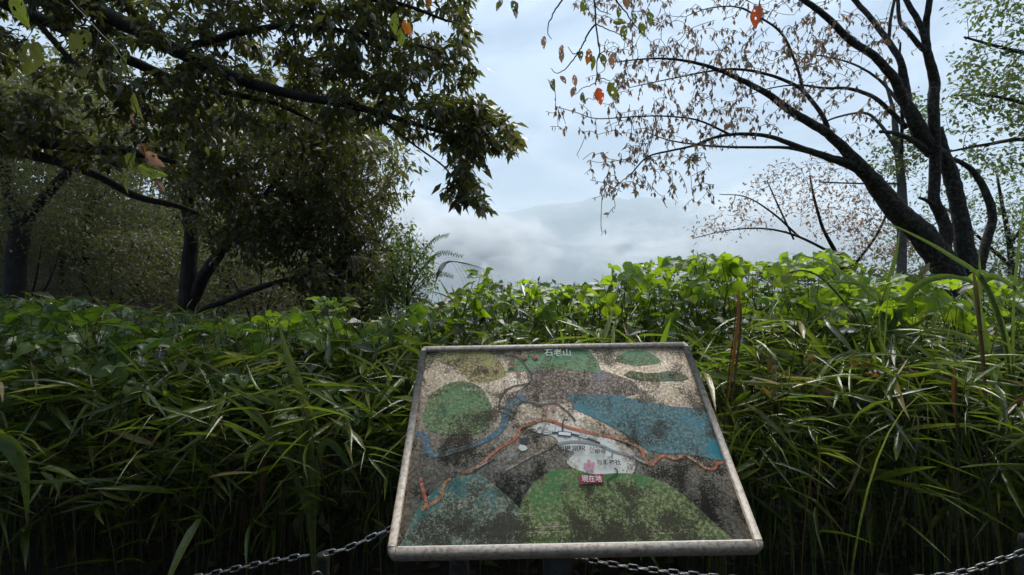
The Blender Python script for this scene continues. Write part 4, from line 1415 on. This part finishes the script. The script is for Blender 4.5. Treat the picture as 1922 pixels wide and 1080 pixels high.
def grime_group():
    """dirt, lichen specks and wear over the printed plate; lies in plate coordinates"""
    g = bpy.data.node_groups.new('plate_grime', 'ShaderNodeTree')
    g.interface.new_socket('Color', in_out='INPUT', socket_type='NodeSocketColor')
    g.interface.new_socket('Coord', in_out='INPUT', socket_type='NodeSocketVector')
    g.interface.new_socket('Cover', in_out='INPUT', socket_type='NodeSocketFloat')
    g.interface.new_socket('Stain', in_out='INPUT', socket_type='NodeSocketFloat')
    g.interface.new_socket('Color', in_out='OUTPUT', socket_type='NodeSocketColor')
    g.interface.new_socket('Mask', in_out='OUTPUT', socket_type='NodeSocketFloat')
    gi = N(g, 'NodeGroupInput')
    go = N(g, 'NodeGroupOutput')
    co = gi.outputs['Coord']

    def blob(px, py, r, amt, sy=1.0):
        u, v = uv(px, py)
        mp = N(g, 'ShaderNodeMapping', {'Vector': co, 'Location': (-u, -v * sy, 0), 'Scale': (1, sy, 0)})
        ln = N(g, 'ShaderNodeVectorMath', {0: mp.outputs[0]}, operation='LENGTH')
        return N(g, 'ShaderNodeMapRange', {0: ln.outputs['Value'], 1: 0.0, 2: r, 3: amt, 4: 0.0}, interpolation_type='SMOOTHSTEP').outputs[0]
    big = N(g, 'ShaderNodeTexNoise', {'Vector': co, 'Scale': 7.0, 'Detail': 5.0, 'Roughness': .6})
    cov = N(g, 'ShaderNodeMapRange', {0: big.outputs[0], 1: .3, 2: .7, 3: .48, 4: .95}).outputs[0]
    cov = N(g, 'ShaderNodeMath', {0: cov, 1: gi.outputs['Cover']}, operation='ADD').outputs[0]
    for b in ((1130, 862, .10, -.62), (1060, 810, .08, -.36), (1150, 880, .06, -.4), (860, 842, .13, .5), (1050, 720, .16, .14), (1230, 800, .14, .32), (1120, 1012, .20, .6), (960, 1015, .16, .5),
              (860, 1018, .17, .6), (1270, 1000, .18, .5), (1180, 930, .045, .25), (1110, 930, .04, .2), (1200, 893, .05, -.3), (1345, 840, .07, -.4), (1090, 770, .05, -.25), (1040, 885, .05, -.15), (1075, 846, .05, -.45), (1130, 668, .3, .0), (1110, 902, .035, -.5), (1050, 662, .06, -.25), (1195, 668, .05, -.16), (1140, 655, .35, -.10, 6.0)):
        cov = N(g, 'ShaderNodeMath', {0: cov, 1: blob(*b)}, operation='ADD').outputs[0]
    def noise(scale, detail, rough, w, dist=0.0):
        return N(g, 'ShaderNodeTexNoise', {'Vector': co, 'Scale': scale, 'Detail': detail, 'Roughness': rough, 'W': w, 'Distortion': dist}, noise_dimensions='4D').outputs[0]

    def math_(op, a, b):
        return N(g, 'ShaderNodeMath', {0: a, 1: b}, operation=op).outputs[0]
    # a film of pale lichen and dust, patchy, thick where cover is high
    film = math_('ADD', math_('MULTIPLY', noise(34, 5, .7, 1.0, .8), .65), math_('MULTIPLY', noise(130, 4, .7, 2.0), .55))
    thr = N(g, 'ShaderNodeMapRange', {0: cov, 1: 0.0, 2: 1.0, 3: .90, 4: .34}, clamp=False).outputs[0]
    mask = N(g, 'ShaderNodeMapRange', {0: math_('SUBTRACT', film, thr), 1: -.03, 2: .10}).outputs[0]
    gr = N(g, 'ShaderNodeValToRGB', {0: noise(95, 4, .75, 5.0)})
    cr = gr.color_ramp
    cr.elements[0].position, cr.elements[0].color = .40, (.050, .032, .017, 1)
    cr.elements[1].position, cr.elements[1].color = .60, (.60, .48, .335, 1)
    e = cr.elements.new(.49)
    e.color = (.21, .145, .085, 1)
    tintd = N(g, 'ShaderNodeMix', {0: gi.outputs['Stain'], 6: gr.outputs[0], 7: gi.outputs['Color']}, data_type='RGBA')
    m1 = N(g, 'ShaderNodeMix', {0: math_('MULTIPLY', mask, .92), 6: gi.outputs['Color'], 7: tintd.outputs[2]}, data_type='RGBA')
    # black mould in clotted specks and larger dark patches low on the plate
    sy = N(g, 'ShaderNodeSeparateXYZ', {0: co}).outputs[1]
    low = N(g, 'ShaderNodeMapRange', {0: sy, 1: .05, 2: -.30, 3: 0.0, 4: .025}).outputs[0]
    mould = math_('ADD', math_('MULTIPLY', noise(11, 5, .62, 8.0, .6), .85), math_('MULTIPLY', noise(170, 3, .65, 9.0), .6))
    mould = math_('ADD', math_('ADD', mould, low), math_('MULTIPLY', cov, .18))
    mk = N(g, 'ShaderNodeMapRange', {0: mould, 1: .88, 2: .965, 3: 0.0, 4: .9}).outputs[0]
    mx = N(g, 'ShaderNodeMix', {0: mk, 6: m1.outputs[2], 7: (.026, .022, .012, 1)}, data_type='RGBA')
    g.links.new(mx.outputs[2], go.inputs['Color'])
    g.links.new(mask, go.inputs['Mask'])
    return g


GRIME = None


def print_mat(name, col, cover=0.0, plate=None, stain=.2):
    m, t = new_mat(name)
    out = N(t, 'ShaderNodeOutputMaterial')
    tc = N(t, 'ShaderNodeTexCoord')
    tc.object = plate
    g = N(t, 'ShaderNodeGroup', node_tree=GRIME)
    g.inputs['Color'].default_value = (*col, 1)
    g.inputs['Cover'].default_value = cover
    g.inputs['Stain'].default_value = .62 if 'lake' in name or 'river' in name else (.5 if 'hill' in name else stain)
    t.links.new(tc.outputs['Object'], g.inputs['Coord'])
    ro = N(t, 'ShaderNodeMapRange', {0: g.outputs['Mask'], 3: .38, 4: .9})
    p = N(t, 'ShaderNodeBsdfPrincipled', {'Base Color': g.outputs['Color'], 'Roughness': ro.outputs[0]})
    b = N(t, 'ShaderNodeBump', {'Strength': .35, 'Distance': .001, 'Height': g.outputs['Mask']})
    t.links.new(b.outputs[0], p.inputs['Normal'])
    t.links.new(p.outputs[0], out.inputs['Surface'])
    return m


def sweep_profile(path_frames, prof):
    """prof (n,2): outward, height; path_frames: list of (origin2d, outward2d)"""
    n = len(prof)
    v, f = [], []
    for o, w in path_frames:
        for a, h in prof:
            v.append([o[0] + w[0] * a, o[1] + w[1] * a, h])
    for i in range(len(path_frames) - 1):
        for k in range(n - 1):
            p = i * n + k
            f += [[p, p + 1, p + n + 1], [p, p + n + 1, p + n]]
    for base, rev in ((0, False), ((len(path_frames) - 1) * n, True)):
        for k in range(1, n - 1):
            tri = [base, base + k, base + k + 1]
            f.append(tri[::-1] if rev else tri)
    return np.array(v, float), np.array(f)


def map_board():
    global GRIME
    root = thing('information_board', 'weathered tilted map board with tan metal frame standing before the thicket', 'sign', loc=(PC[0], PC[1], 0))
    head = Matrix.Translation(Vector(PC - np.array([PC[0], PC[1], 0]))) @ Matrix(PR.tolist()).to_4x4()

    def part(name, me, parent=root):
        o = link(name, me, parent)
        if parent is root:
            o.matrix_local = head
        return o
    GRIME = grime_group()
    hw, hh = PW / 2, PH / 2
    # plate
    v = np.array([[x, y, z] for z in (-.012, 0) for (x, y) in ((-hw - .004, -hh - .004), (hw + .004, -hh - .004), (hw + .004, hh + .004), (-hw - .004, hh + .004))], float)
    f = [[4, 5, 6], [4, 6, 7], [0, 2, 1], [0, 3, 2], [0, 1, 5], [0, 5, 4], [1, 2, 6], [1, 6, 5], [2, 3, 7], [2, 7, 6], [3, 0, 4], [3, 4, 7]]
    plate = part('map_plate', make_mesh('map_plate', v, f))
    plate['label'] = 'faded printed route map covered in dirt and lichen specks'
    plate.data.materials.append(print_mat('plate_offwhite', (.62, .56, .47), .12, plate))
    # frame: rails and rounded corners
    fm = rough_mat('worn_tan_frame', (.33, .275, .225), (.46, .40, .34), 70, .42, .2, extra=((.24, .195, .155), 75))
    prof = np.array([(0, -.004), (0, .0085), (.0025, .011), (.017, .0115), (.0215, .009), (.0245, .004), (.0255, -.004), (.0255, -.026), (.022, -.031), (0, -.031)])
    rails = (('top_rail', [((-hw, hh), (0, 1)), ((hw, hh), (0, 1))]), ('side_rail', [((hw, hh), (1, 0)), ((hw, -hh), (1, 0))]),
             ('bottom_rail', [((hw, -hh), (0, -1)), ((-hw, -hh), (0, -1))]), ('side_rail', [((-hw, -hh), (-1, 0)), ((-hw, hh), (-1, 0))]))
    for nm, fr in rails:
        (a, w), (b, _) = fr
        a, b = np.array(a, float), np.array(b, float)
        tdir = nrm(b - a) * .0013
        vv, ff = sweep_profile([(a + tdir, w), (b - tdir, w)], prof)
        part(nm, make_mesh(nm, vv, ff, fm))
    for cx, cy_, a0 in ((hw, hh, 90), (hw, -hh, 0), (-hw, -hh, -90), (-hw, hh, 180)):
        fr = []
        for k in range(9):
            a = math.radians(a0 - k * 90 / 8)
            fr.append(((cx, cy_), (math.cos(a), math.sin(a))))
        vv, ff = sweep_profile(fr, prof)
        part('corner_cap', make_mesh('corner_cap', vv, ff, fm))
    # backing tray and post
    v2 = np.array([[x, y, z] for z in (-.05, -.0315) for (x, y) in ((-hw + .06, -hh + .06), (hw - .06, -hh + .06), (hw - .06, hh - .06), (-hw + .06, hh - .06))], float)
    part('backing_tray', make_mesh('backing_tray', v2, f, M['steel']))
    top = PC[2] - .045 - .05
    for dx in (-.02,):
        pv = np.array([[x, y, z] for z in (-.02, top) for (x, y) in ((dx - .045, -.045), (dx + .045, -.045), (dx + .045, .045), (dx - .045, .045))], float)
        link('post', make_mesh('post', pv, f, M['steel']), root)

    # ---- the printed map
    level = [0]

    def poly(name, pts, col, cover=0.0, smooth=True):
        p = np.array([uv(*q) for q in pts])
        if smooth:
            p = catmull(np.concatenate([p, p[:1]]), 5)[:-1]
        p[:, 0] = np.clip(p[:, 0], -hw + .001, hw - .001)
        p[:, 1] = np.clip(p[:, 1], -hh + .001, hh - .001)
        flat(name, p, col, cover)

    def flat(name, p, col, cover):
        from mathutils.geometry import tessellate_polygon
        level[0] += 1
        tri = tessellate_polygon([[Vector((a, b, 0)) for a, b in p]])
        z = .0002 + level[0] * .00012
        vv = np.concatenate([p, np.full((len(p), 1), z)], 1)
        tri = np.array(tri)
        # face upwards
        e1, e2 = vv[tri[:, 1]] - vv[tri[:, 0]], vv[tri[:, 2]] - vv[tri[:, 0]]
        flip = np.cross(e1, e2)[:, 2] < 0
        tri[flip] = tri[flip][:, ::-1]
        link(name, make_mesh(name, vv, tri, print_mat(name, col, cover, plate)), plate)

    def line(name, pts, wpx, col, cover=0.0, smooth=True):
        p = np.array([uv(*q) for q in pts])
        if smooth:
            p = catmull(p, 5)
        w = np.interp(np.linspace(0, 1, len(p)), np.linspace(0, 1, len(wpx)) if hasattr(wpx, '__len__') else [0, 1], wpx if hasattr(wpx, '__len__') else [wpx, wpx])
        w = w * .0017 / 2
        t = nrm(np.gradient(p, axis=0))
        s = np.stack([-t[:, 1], t[:, 0]], 1) * w[:, None]
        level[0] += 1
        z = .0002 + level[0] * .00012
        vv = np.concatenate([p + s, p - s])
        vv[:, 0] = np.clip(vv[:, 0], -hw + .001, hw - .001)
        vv = np.concatenate([vv, np.full((len(vv), 1), z)], 1)
        n = len(p)
        ff = []
        for i in range(n - 1):
            ff += [[i, n + i, n + i + 1], [i, n + i + 1, i + 1]]
        link(name, make_mesh(name, vv, np.array(ff), print_mat(name, col, cover, plate)), plate)

    def text(body, x0, x1, ybase, hpx, col, cover=-.25, name='printed_text', bold=.0):
        cu = bpy.data.curves.new('txt', 'FONT')
        cu.body = body
        cu.size = 1.0
        cu.offset = bold
        ob = bpy.data.objects.new('txt', cu)
        C.objects.link(ob)
        dg = bpy.context.evaluated_depsgraph_get()
        dg.update()
        me = bpy.data.meshes.new_from_object(ob.evaluated_get(dg))
        bpy.data.objects.remove(ob)
        bpy.data.curves.remove(cu)
        n = len(me.vertices)
        if n == 0:
            return
        co = np.zeros(n * 3, np.float32)
        me.vertices.foreach_get('co', co)
        co = co.reshape(-1, 3)
        a, b, tp = uv(x0, ybase), uv(x1, ybase), uv(x0, ybase - hpx)
        level[0] += 1
        z = .0002 + level[0] * .00012
        lo, hi = co.min(0), co.max(0)
        s = (co[:, 0] - lo[0]) / (hi[0] - lo[0] + 1e-6)
        tt = (co[:, 1] - lo[1]) / (hi[1] - lo[1] + 1e-6)
        hv = np.array([-(b - a)[1], (b - a)[0]])
        hv = hv / np.linalg.norm(hv) * abs(tp[1] - a[1])
        p2 = a + s[:, None] * (b - a) + tt[:, None] * hv
        me.vertices.foreach_set('co', np.concatenate([p2, np.full((n, 1), z)], 1).astype(np.float32).ravel())
        me.materials.clear()
        me.materials.append(print_mat(name, col, cover, plate))
        me.update()
        me.name = name
        link(name, me, plate)

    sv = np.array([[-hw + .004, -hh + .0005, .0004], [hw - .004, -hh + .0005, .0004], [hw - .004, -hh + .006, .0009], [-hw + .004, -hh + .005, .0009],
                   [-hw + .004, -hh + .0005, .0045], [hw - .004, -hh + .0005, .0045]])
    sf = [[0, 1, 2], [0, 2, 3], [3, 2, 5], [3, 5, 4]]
    part('lip_glint_strip', make_mesh('lip_glint_strip', sv, sf, rough_mat('painted_sky_glint', (.45, .45, .43), (.72, .72, .70), 60, .5, .2)))  # pale strip paints the sky light caught by the bottom rail's inner lip
    poly('printed_field', [(800, 664), (860, 661), (922, 659), (936, 676), (946, 692), (950, 704), (930, 714), (905, 718), (884, 716), (868, 700), (845, 687), (820, 679), (800, 680)], (.28, .27, .035), -.05)
    poly('printed_mountain', [(985, 694), (1040, 684), (1110, 690), (1150, 702), (1190, 718), (1196, 738), (1150, 748), (1090, 752), (1050, 758), (1000, 752), (958, 760), (948, 744), (990, 722)], (.13, .13, .17), .08)
    poly('printed_hill', [(948, 700), (965, 682), (985, 664), (1040, 656), (1098, 657), (1114, 668), (1124, 684), (1120, 698), (1040, 694)], (.06, .22, .08), -.08)
    poly('printed_hill', [(1153, 678), (1163, 666), (1192, 658), (1214, 660), (1232, 670), (1238, 681), (1195, 686)], (.06, .22, .08), -.02)
    poly('printed_hill', [(1170, 704), (1184, 697), (1208, 700), (1232, 700), (1262, 697), (1292, 708), (1280, 714), (1230, 716), (1190, 712)], (.035, .10, .03), .0)
    poly('printed_hill', [(794, 778), (802, 752), (822, 731), (850, 718), (876, 717), (900, 727), (916, 748), (923, 772), (918, 800), (890, 815), (830, 815), (798, 802)], (.04, .17, .045), -.02)
    poly('printed_lake', [(1062, 740), (1110, 742), (1150, 741), (1205, 753), (1262, 763), (1328, 768), (1345, 815), (1362, 866), (1325, 860), (1285, 852), (1245, 852), (1216, 846), (1196, 830), (1160, 806), (1118, 786), (1078, 768)], (.006, .155, .20), -.04, False)
    line('printed_river', [(985, 748), (962, 756), (950, 775), (946, 795), (934, 812), (912, 826), (882, 838), (850, 848), (822, 854), (806, 850), (801, 838), (800, 824), (790, 816), (779, 814)], [20, 18, 16, 15, 13, 11, 10, 10, 12, 14, 14, 13, 11, 10], (.012, .11, .18), -.04)
    poly('printed_town', [(992, 806), (1022, 793), (1062, 806), (1110, 816), (1150, 826), (1182, 842), (1192, 862), (1186, 890), (1150, 893), (1110, 890), (1082, 882), (1064, 868), (1078, 850), (1052, 842), (1042, 822), (1012, 814)], (.62, .63, .58), -.10)
    poly('printed_hill', [(955, 1032), (972, 964), (986, 928), (1008, 902), (1038, 885), (1066, 880), (1092, 885), (1112, 893), (1150, 889), (1190, 890), (1222, 897), (1262, 914), (1302, 946), (1336, 978), (1372, 1032), (1160, 1032)], (.030, .145, .016), -.06)
    poly('printed_hill', [(748, 1032), (782, 960), (802, 934), (832, 908), (862, 895), (896, 890), (922, 906), (950, 930), (974, 956), (972, 985), (964, 1032), (860, 1032)], (.010, .12, .11), -.10)
    line('printed_path', [(845, 958), (880, 938), (905, 918), (930, 908)], 4, (.28, .25, .25), .05)
    line('printed_road', [(948, 667), (964, 668), (976, 675), (988, 689), (998, 705), (996, 716), (986, 722), (966, 725), (950, 733), (940, 747), (936, 764)], 3.4, (.02, .014, .012), -.45)
    line('printed_bridge', [(936, 764), (952, 768), (969, 776)], 3.0, (.02, .018, .018), -.25)
    line('printed_bridge', [(938, 772), (952, 777), (968, 786)], 2.4, (.10, .10, .11), -.2)
    line('printed_road', [(968, 778), (970, 764), (980, 755), (994, 756), (1010, 761), (1030, 759), (1046, 760), (1060, 770), (1074, 783), (1080, 791)], 3.4, (.02, .014, .012), -.45)
    line('printed_highway', [(868, 890), (900, 874), (925, 851), (945, 837), (962, 828), (972, 816), (976, 805), (992, 797), (1020, 788), (1040, 792), (1066, 803), (1100, 812), (1150, 822), (1185, 833), (1204, 845), (1209, 860), (1222, 873), (1232, 864), (1246, 855), (1266, 862), (1284, 855), (1302, 864), (1322, 878), (1340, 881), (1346, 871), (1361, 868)],
         [5.5, 6, 6, 6, 6, 5, 5], (.42, .085, .02), -.12)
    line('printed_trail', [(790, 898), (793, 914), (798, 934), (800, 950)], 6, (.42, .06, .02), -.1)
    line('printed_trail', [(846, 898), (833, 912), (829, 932), (815, 944), (800, 952), (792, 958)], 6, (.40, .12, .02), -.06)
    line('printed_street', [(1046, 834), (1075, 830), (1105, 832), (1130, 838), (1152, 848), (1182, 856), (1212, 870)], 5.5, (.24, .24, .27), -.2)
    line('printed_street', [(948, 884), (985, 864), (1012, 850), (1036, 840)], 5, (.20, .19, .22), .05)
    line('printed_street', [(1026, 793), (1016, 812)], 2, (.25, .25, .28), -.3, False)
    line('printed_street', [(1012, 803), (1040, 812)], 1.4, (.30, .30, .33), -.3, False)
    line('printed_street', [(1044, 797), (1041, 811)], 1.6, (.35, .35, .38), -.3, False)
    line('printed_street', [(1150, 848), (1148, 860)], 3, (.2, .2, .22), -.3, False)
    line('printed_railway', [(1004, 818), (1030, 814), (1060, 814), (1085, 819), (1105, 825), (1126, 833)], 4.2, (.02, .02, .025), -.35)
    line('printed_railway', [(875, 890), (895, 880), (915, 868), (928, 862)], 4.5, (.025, .02, .03), -.2)
    line('railway_dash', [(1020, 815.6), (1036, 813.8)], 2.4, (.6, .6, .62), -.5, False)
    line('railway_dash', [(1087, 819.6), (1102, 824)], 2.4, (.6, .6, .58), -.5, False)
    line('railway_dash', [(893, 880.6), (914, 869)], 1.8, (.5, .45, .48), -.2, False)
    poly('station_outline', [(1047, 810), (1073, 812.5), (1072, 821), (1046.5, 818.5)], (.02, .02, .025), -.6, False)
    poly('station_block', [(1048.6, 811.6), (1071.4, 813.8), (1070.6, 819.6), (1048.2, 817.2)], (.68, .69, .72), -.8, False)
    line('printed_road', [(1056, 810), (1056, 796), (1058, 791), (1066, 789)], 3.2, (.03, .012, .01), -.4)
    poly('printed_mark', [(974, 824), (992, 823), (993, 830), (984, 837), (977, 832)], (.012, .014, .014), -.5, False)
    poly('printed_mark', [(976, 836), (986, 838), (990, 844), (980, 848), (973, 842)], (.55, .57, .52), -.45)
    line('printed_trail', [(1153, 880), (1158, 885), (1157, 891), (1146, 898), (1139, 905), (1146, 914), (1150, 918)], 2.6, (.03, .025, .012), -.4)
    for q, colr in (((985, 672), (.42, .06, .03)), ((1005, 671), (.42, .09, .03)), ((913, 694), (.42, .16, .24)), ((931, 694), (.40, .14, .16)), ((959, 688), (.28, .05, .09)), ((973, 703), (.32, .07, .12)),
                    ((1022, 774), (.40, .10, .18)), ((1038, 768), (.40, .12, .20)), ((868, 866), (.30, .14, .12))):
        pts = []
        for k in range(10):
            a = k * math.pi / 5
            rr = 7.5 if k % 2 else 4.2
            pts.append((q[0] + rr * math.cos(a), q[1] + rr * .85 * math.sin(a)))
        poly('printed_blossom', pts, colr, .0)
    # cherry blossom by the shrine
    for k in range(5):
        a = math.radians(-98 + 72 * k)
        c, s = math.cos(a), math.sin(a)

        def pt(r, w):
            return (1106 + (c * r - s * w) * .95, 876 + (s * r + c * w) * .98)
        poly('flower_petal', [pt(1, 0), pt(6, -3.6), pt(11, -3.0), pt(12, -1.4), pt(10.8, 0), pt(12, 1.4), pt(11, 3.0), pt(6, 3.6)], (.55, .22, .30), -.6, False)
    poly('here_box', [(1086, 894), (1132, 891.5), (1133, 908), (1087, 911)], (.27, .012, .03), -.45, False)
    def scribble(x0, x1, y, h, col, cover=-.3):
        level[0] += 1
        z = .0002 + level[0] * .00012
        r = np.random.default_rng(int(x0 * 7 + y))
        vv, ff = [], []
        x = x0
        while x < x1:
            gw = h * r.uniform(.7, .95)
            for _ in range(r.integers(3, 6)):
                if r.random() < .55:
                    ax, bx_, ay = x + gw * r.uniform(0, .3), x + gw * r.uniform(.6, 1), y - h * r.uniform(0, 1)
                    q = [(ax, ay), (bx_, ay), (bx_, ay - h * .15), (ax, ay - h * .15)]
                else:
                    ax, ay, by = x + gw * r.uniform(.1, .9), y - h * r.uniform(0, .3), y - h * r.uniform(.6, 1)
                    q = [(ax, ay), (ax + h * .13, ay), (ax + h * .13, by), (ax, by)]
                k = len(vv)
                vv += [[*uv(*p), z] for p in q]
                ff += [[k, k + 1, k + 2], [k, k + 2, k + 3]]
            x += h * 1.05
        tag(link('worn_lettering', make_mesh('worn_lettering', np.array(vv), np.array(ff), print_mat('worn_lettering', col, cover, plate)), plate), kind='stuff')
    dk = (.03, .026, .02)
    for q in ((944, 984, 723, 6), (1032, 1064, 745, 6), (914, 964, 828, 6), (924, 984, 900, 6.5), (818, 850, 899, 6), (1336, 1362, 908, 7), (1106, 1134, 845, 5), (984, 1010, 790, 5)):
        scribble(*q, dk)
    for q in ((846, 912, 990, 13), (1086, 1128, 980, 11), (868, 900, 737, 7)):
        scribble(*q, (.42, .42, .36), -.2)
    for pts, wd in (([(1000, 993), (1080, 989), (1160, 990)], 1.6), ([(1010, 1001), (1120, 999), (1200, 1000)], 1.3), ([(840, 1004), (960, 1001), (1040, 1004)], 1.2), ([(1180, 1005), (1290, 1002)], 1.5), ([(930, 968), (1000, 966)], 1.0)):
        line('scratch', pts, wd, (.5, .5, .45), .0)
    text('現在地', 1092, 1129.5, 907.2, 12.5, (.72, .66, .66), -.35, bold=.012)
    text('石老山', 1022, 1071, 671, 13, (.55, .56, .47), -.3, bold=.0)
    text('プレジャーフォレスト', 846, 917, 676.5, 7.5, (.035, .04, .02), -.15, bold=.015)
    text('慈眼寺', 1105, 1138, 855, 9.5, (.03, .03, .03), -.6, bold=.02)
    text('与瀬神社', 1120, 1165.5, 875.5, 10.5, (.03, .03, .03), -.8, bold=.02)
    text('相模湖駅', 1046, 1099, 850, 11, (.015, .015, .015), -.7, bold=.02)
    text('开', 1139, 1147, 865, 5.0, (.05, .05, .05), -.7, bold=.02)
    return root


map_board()
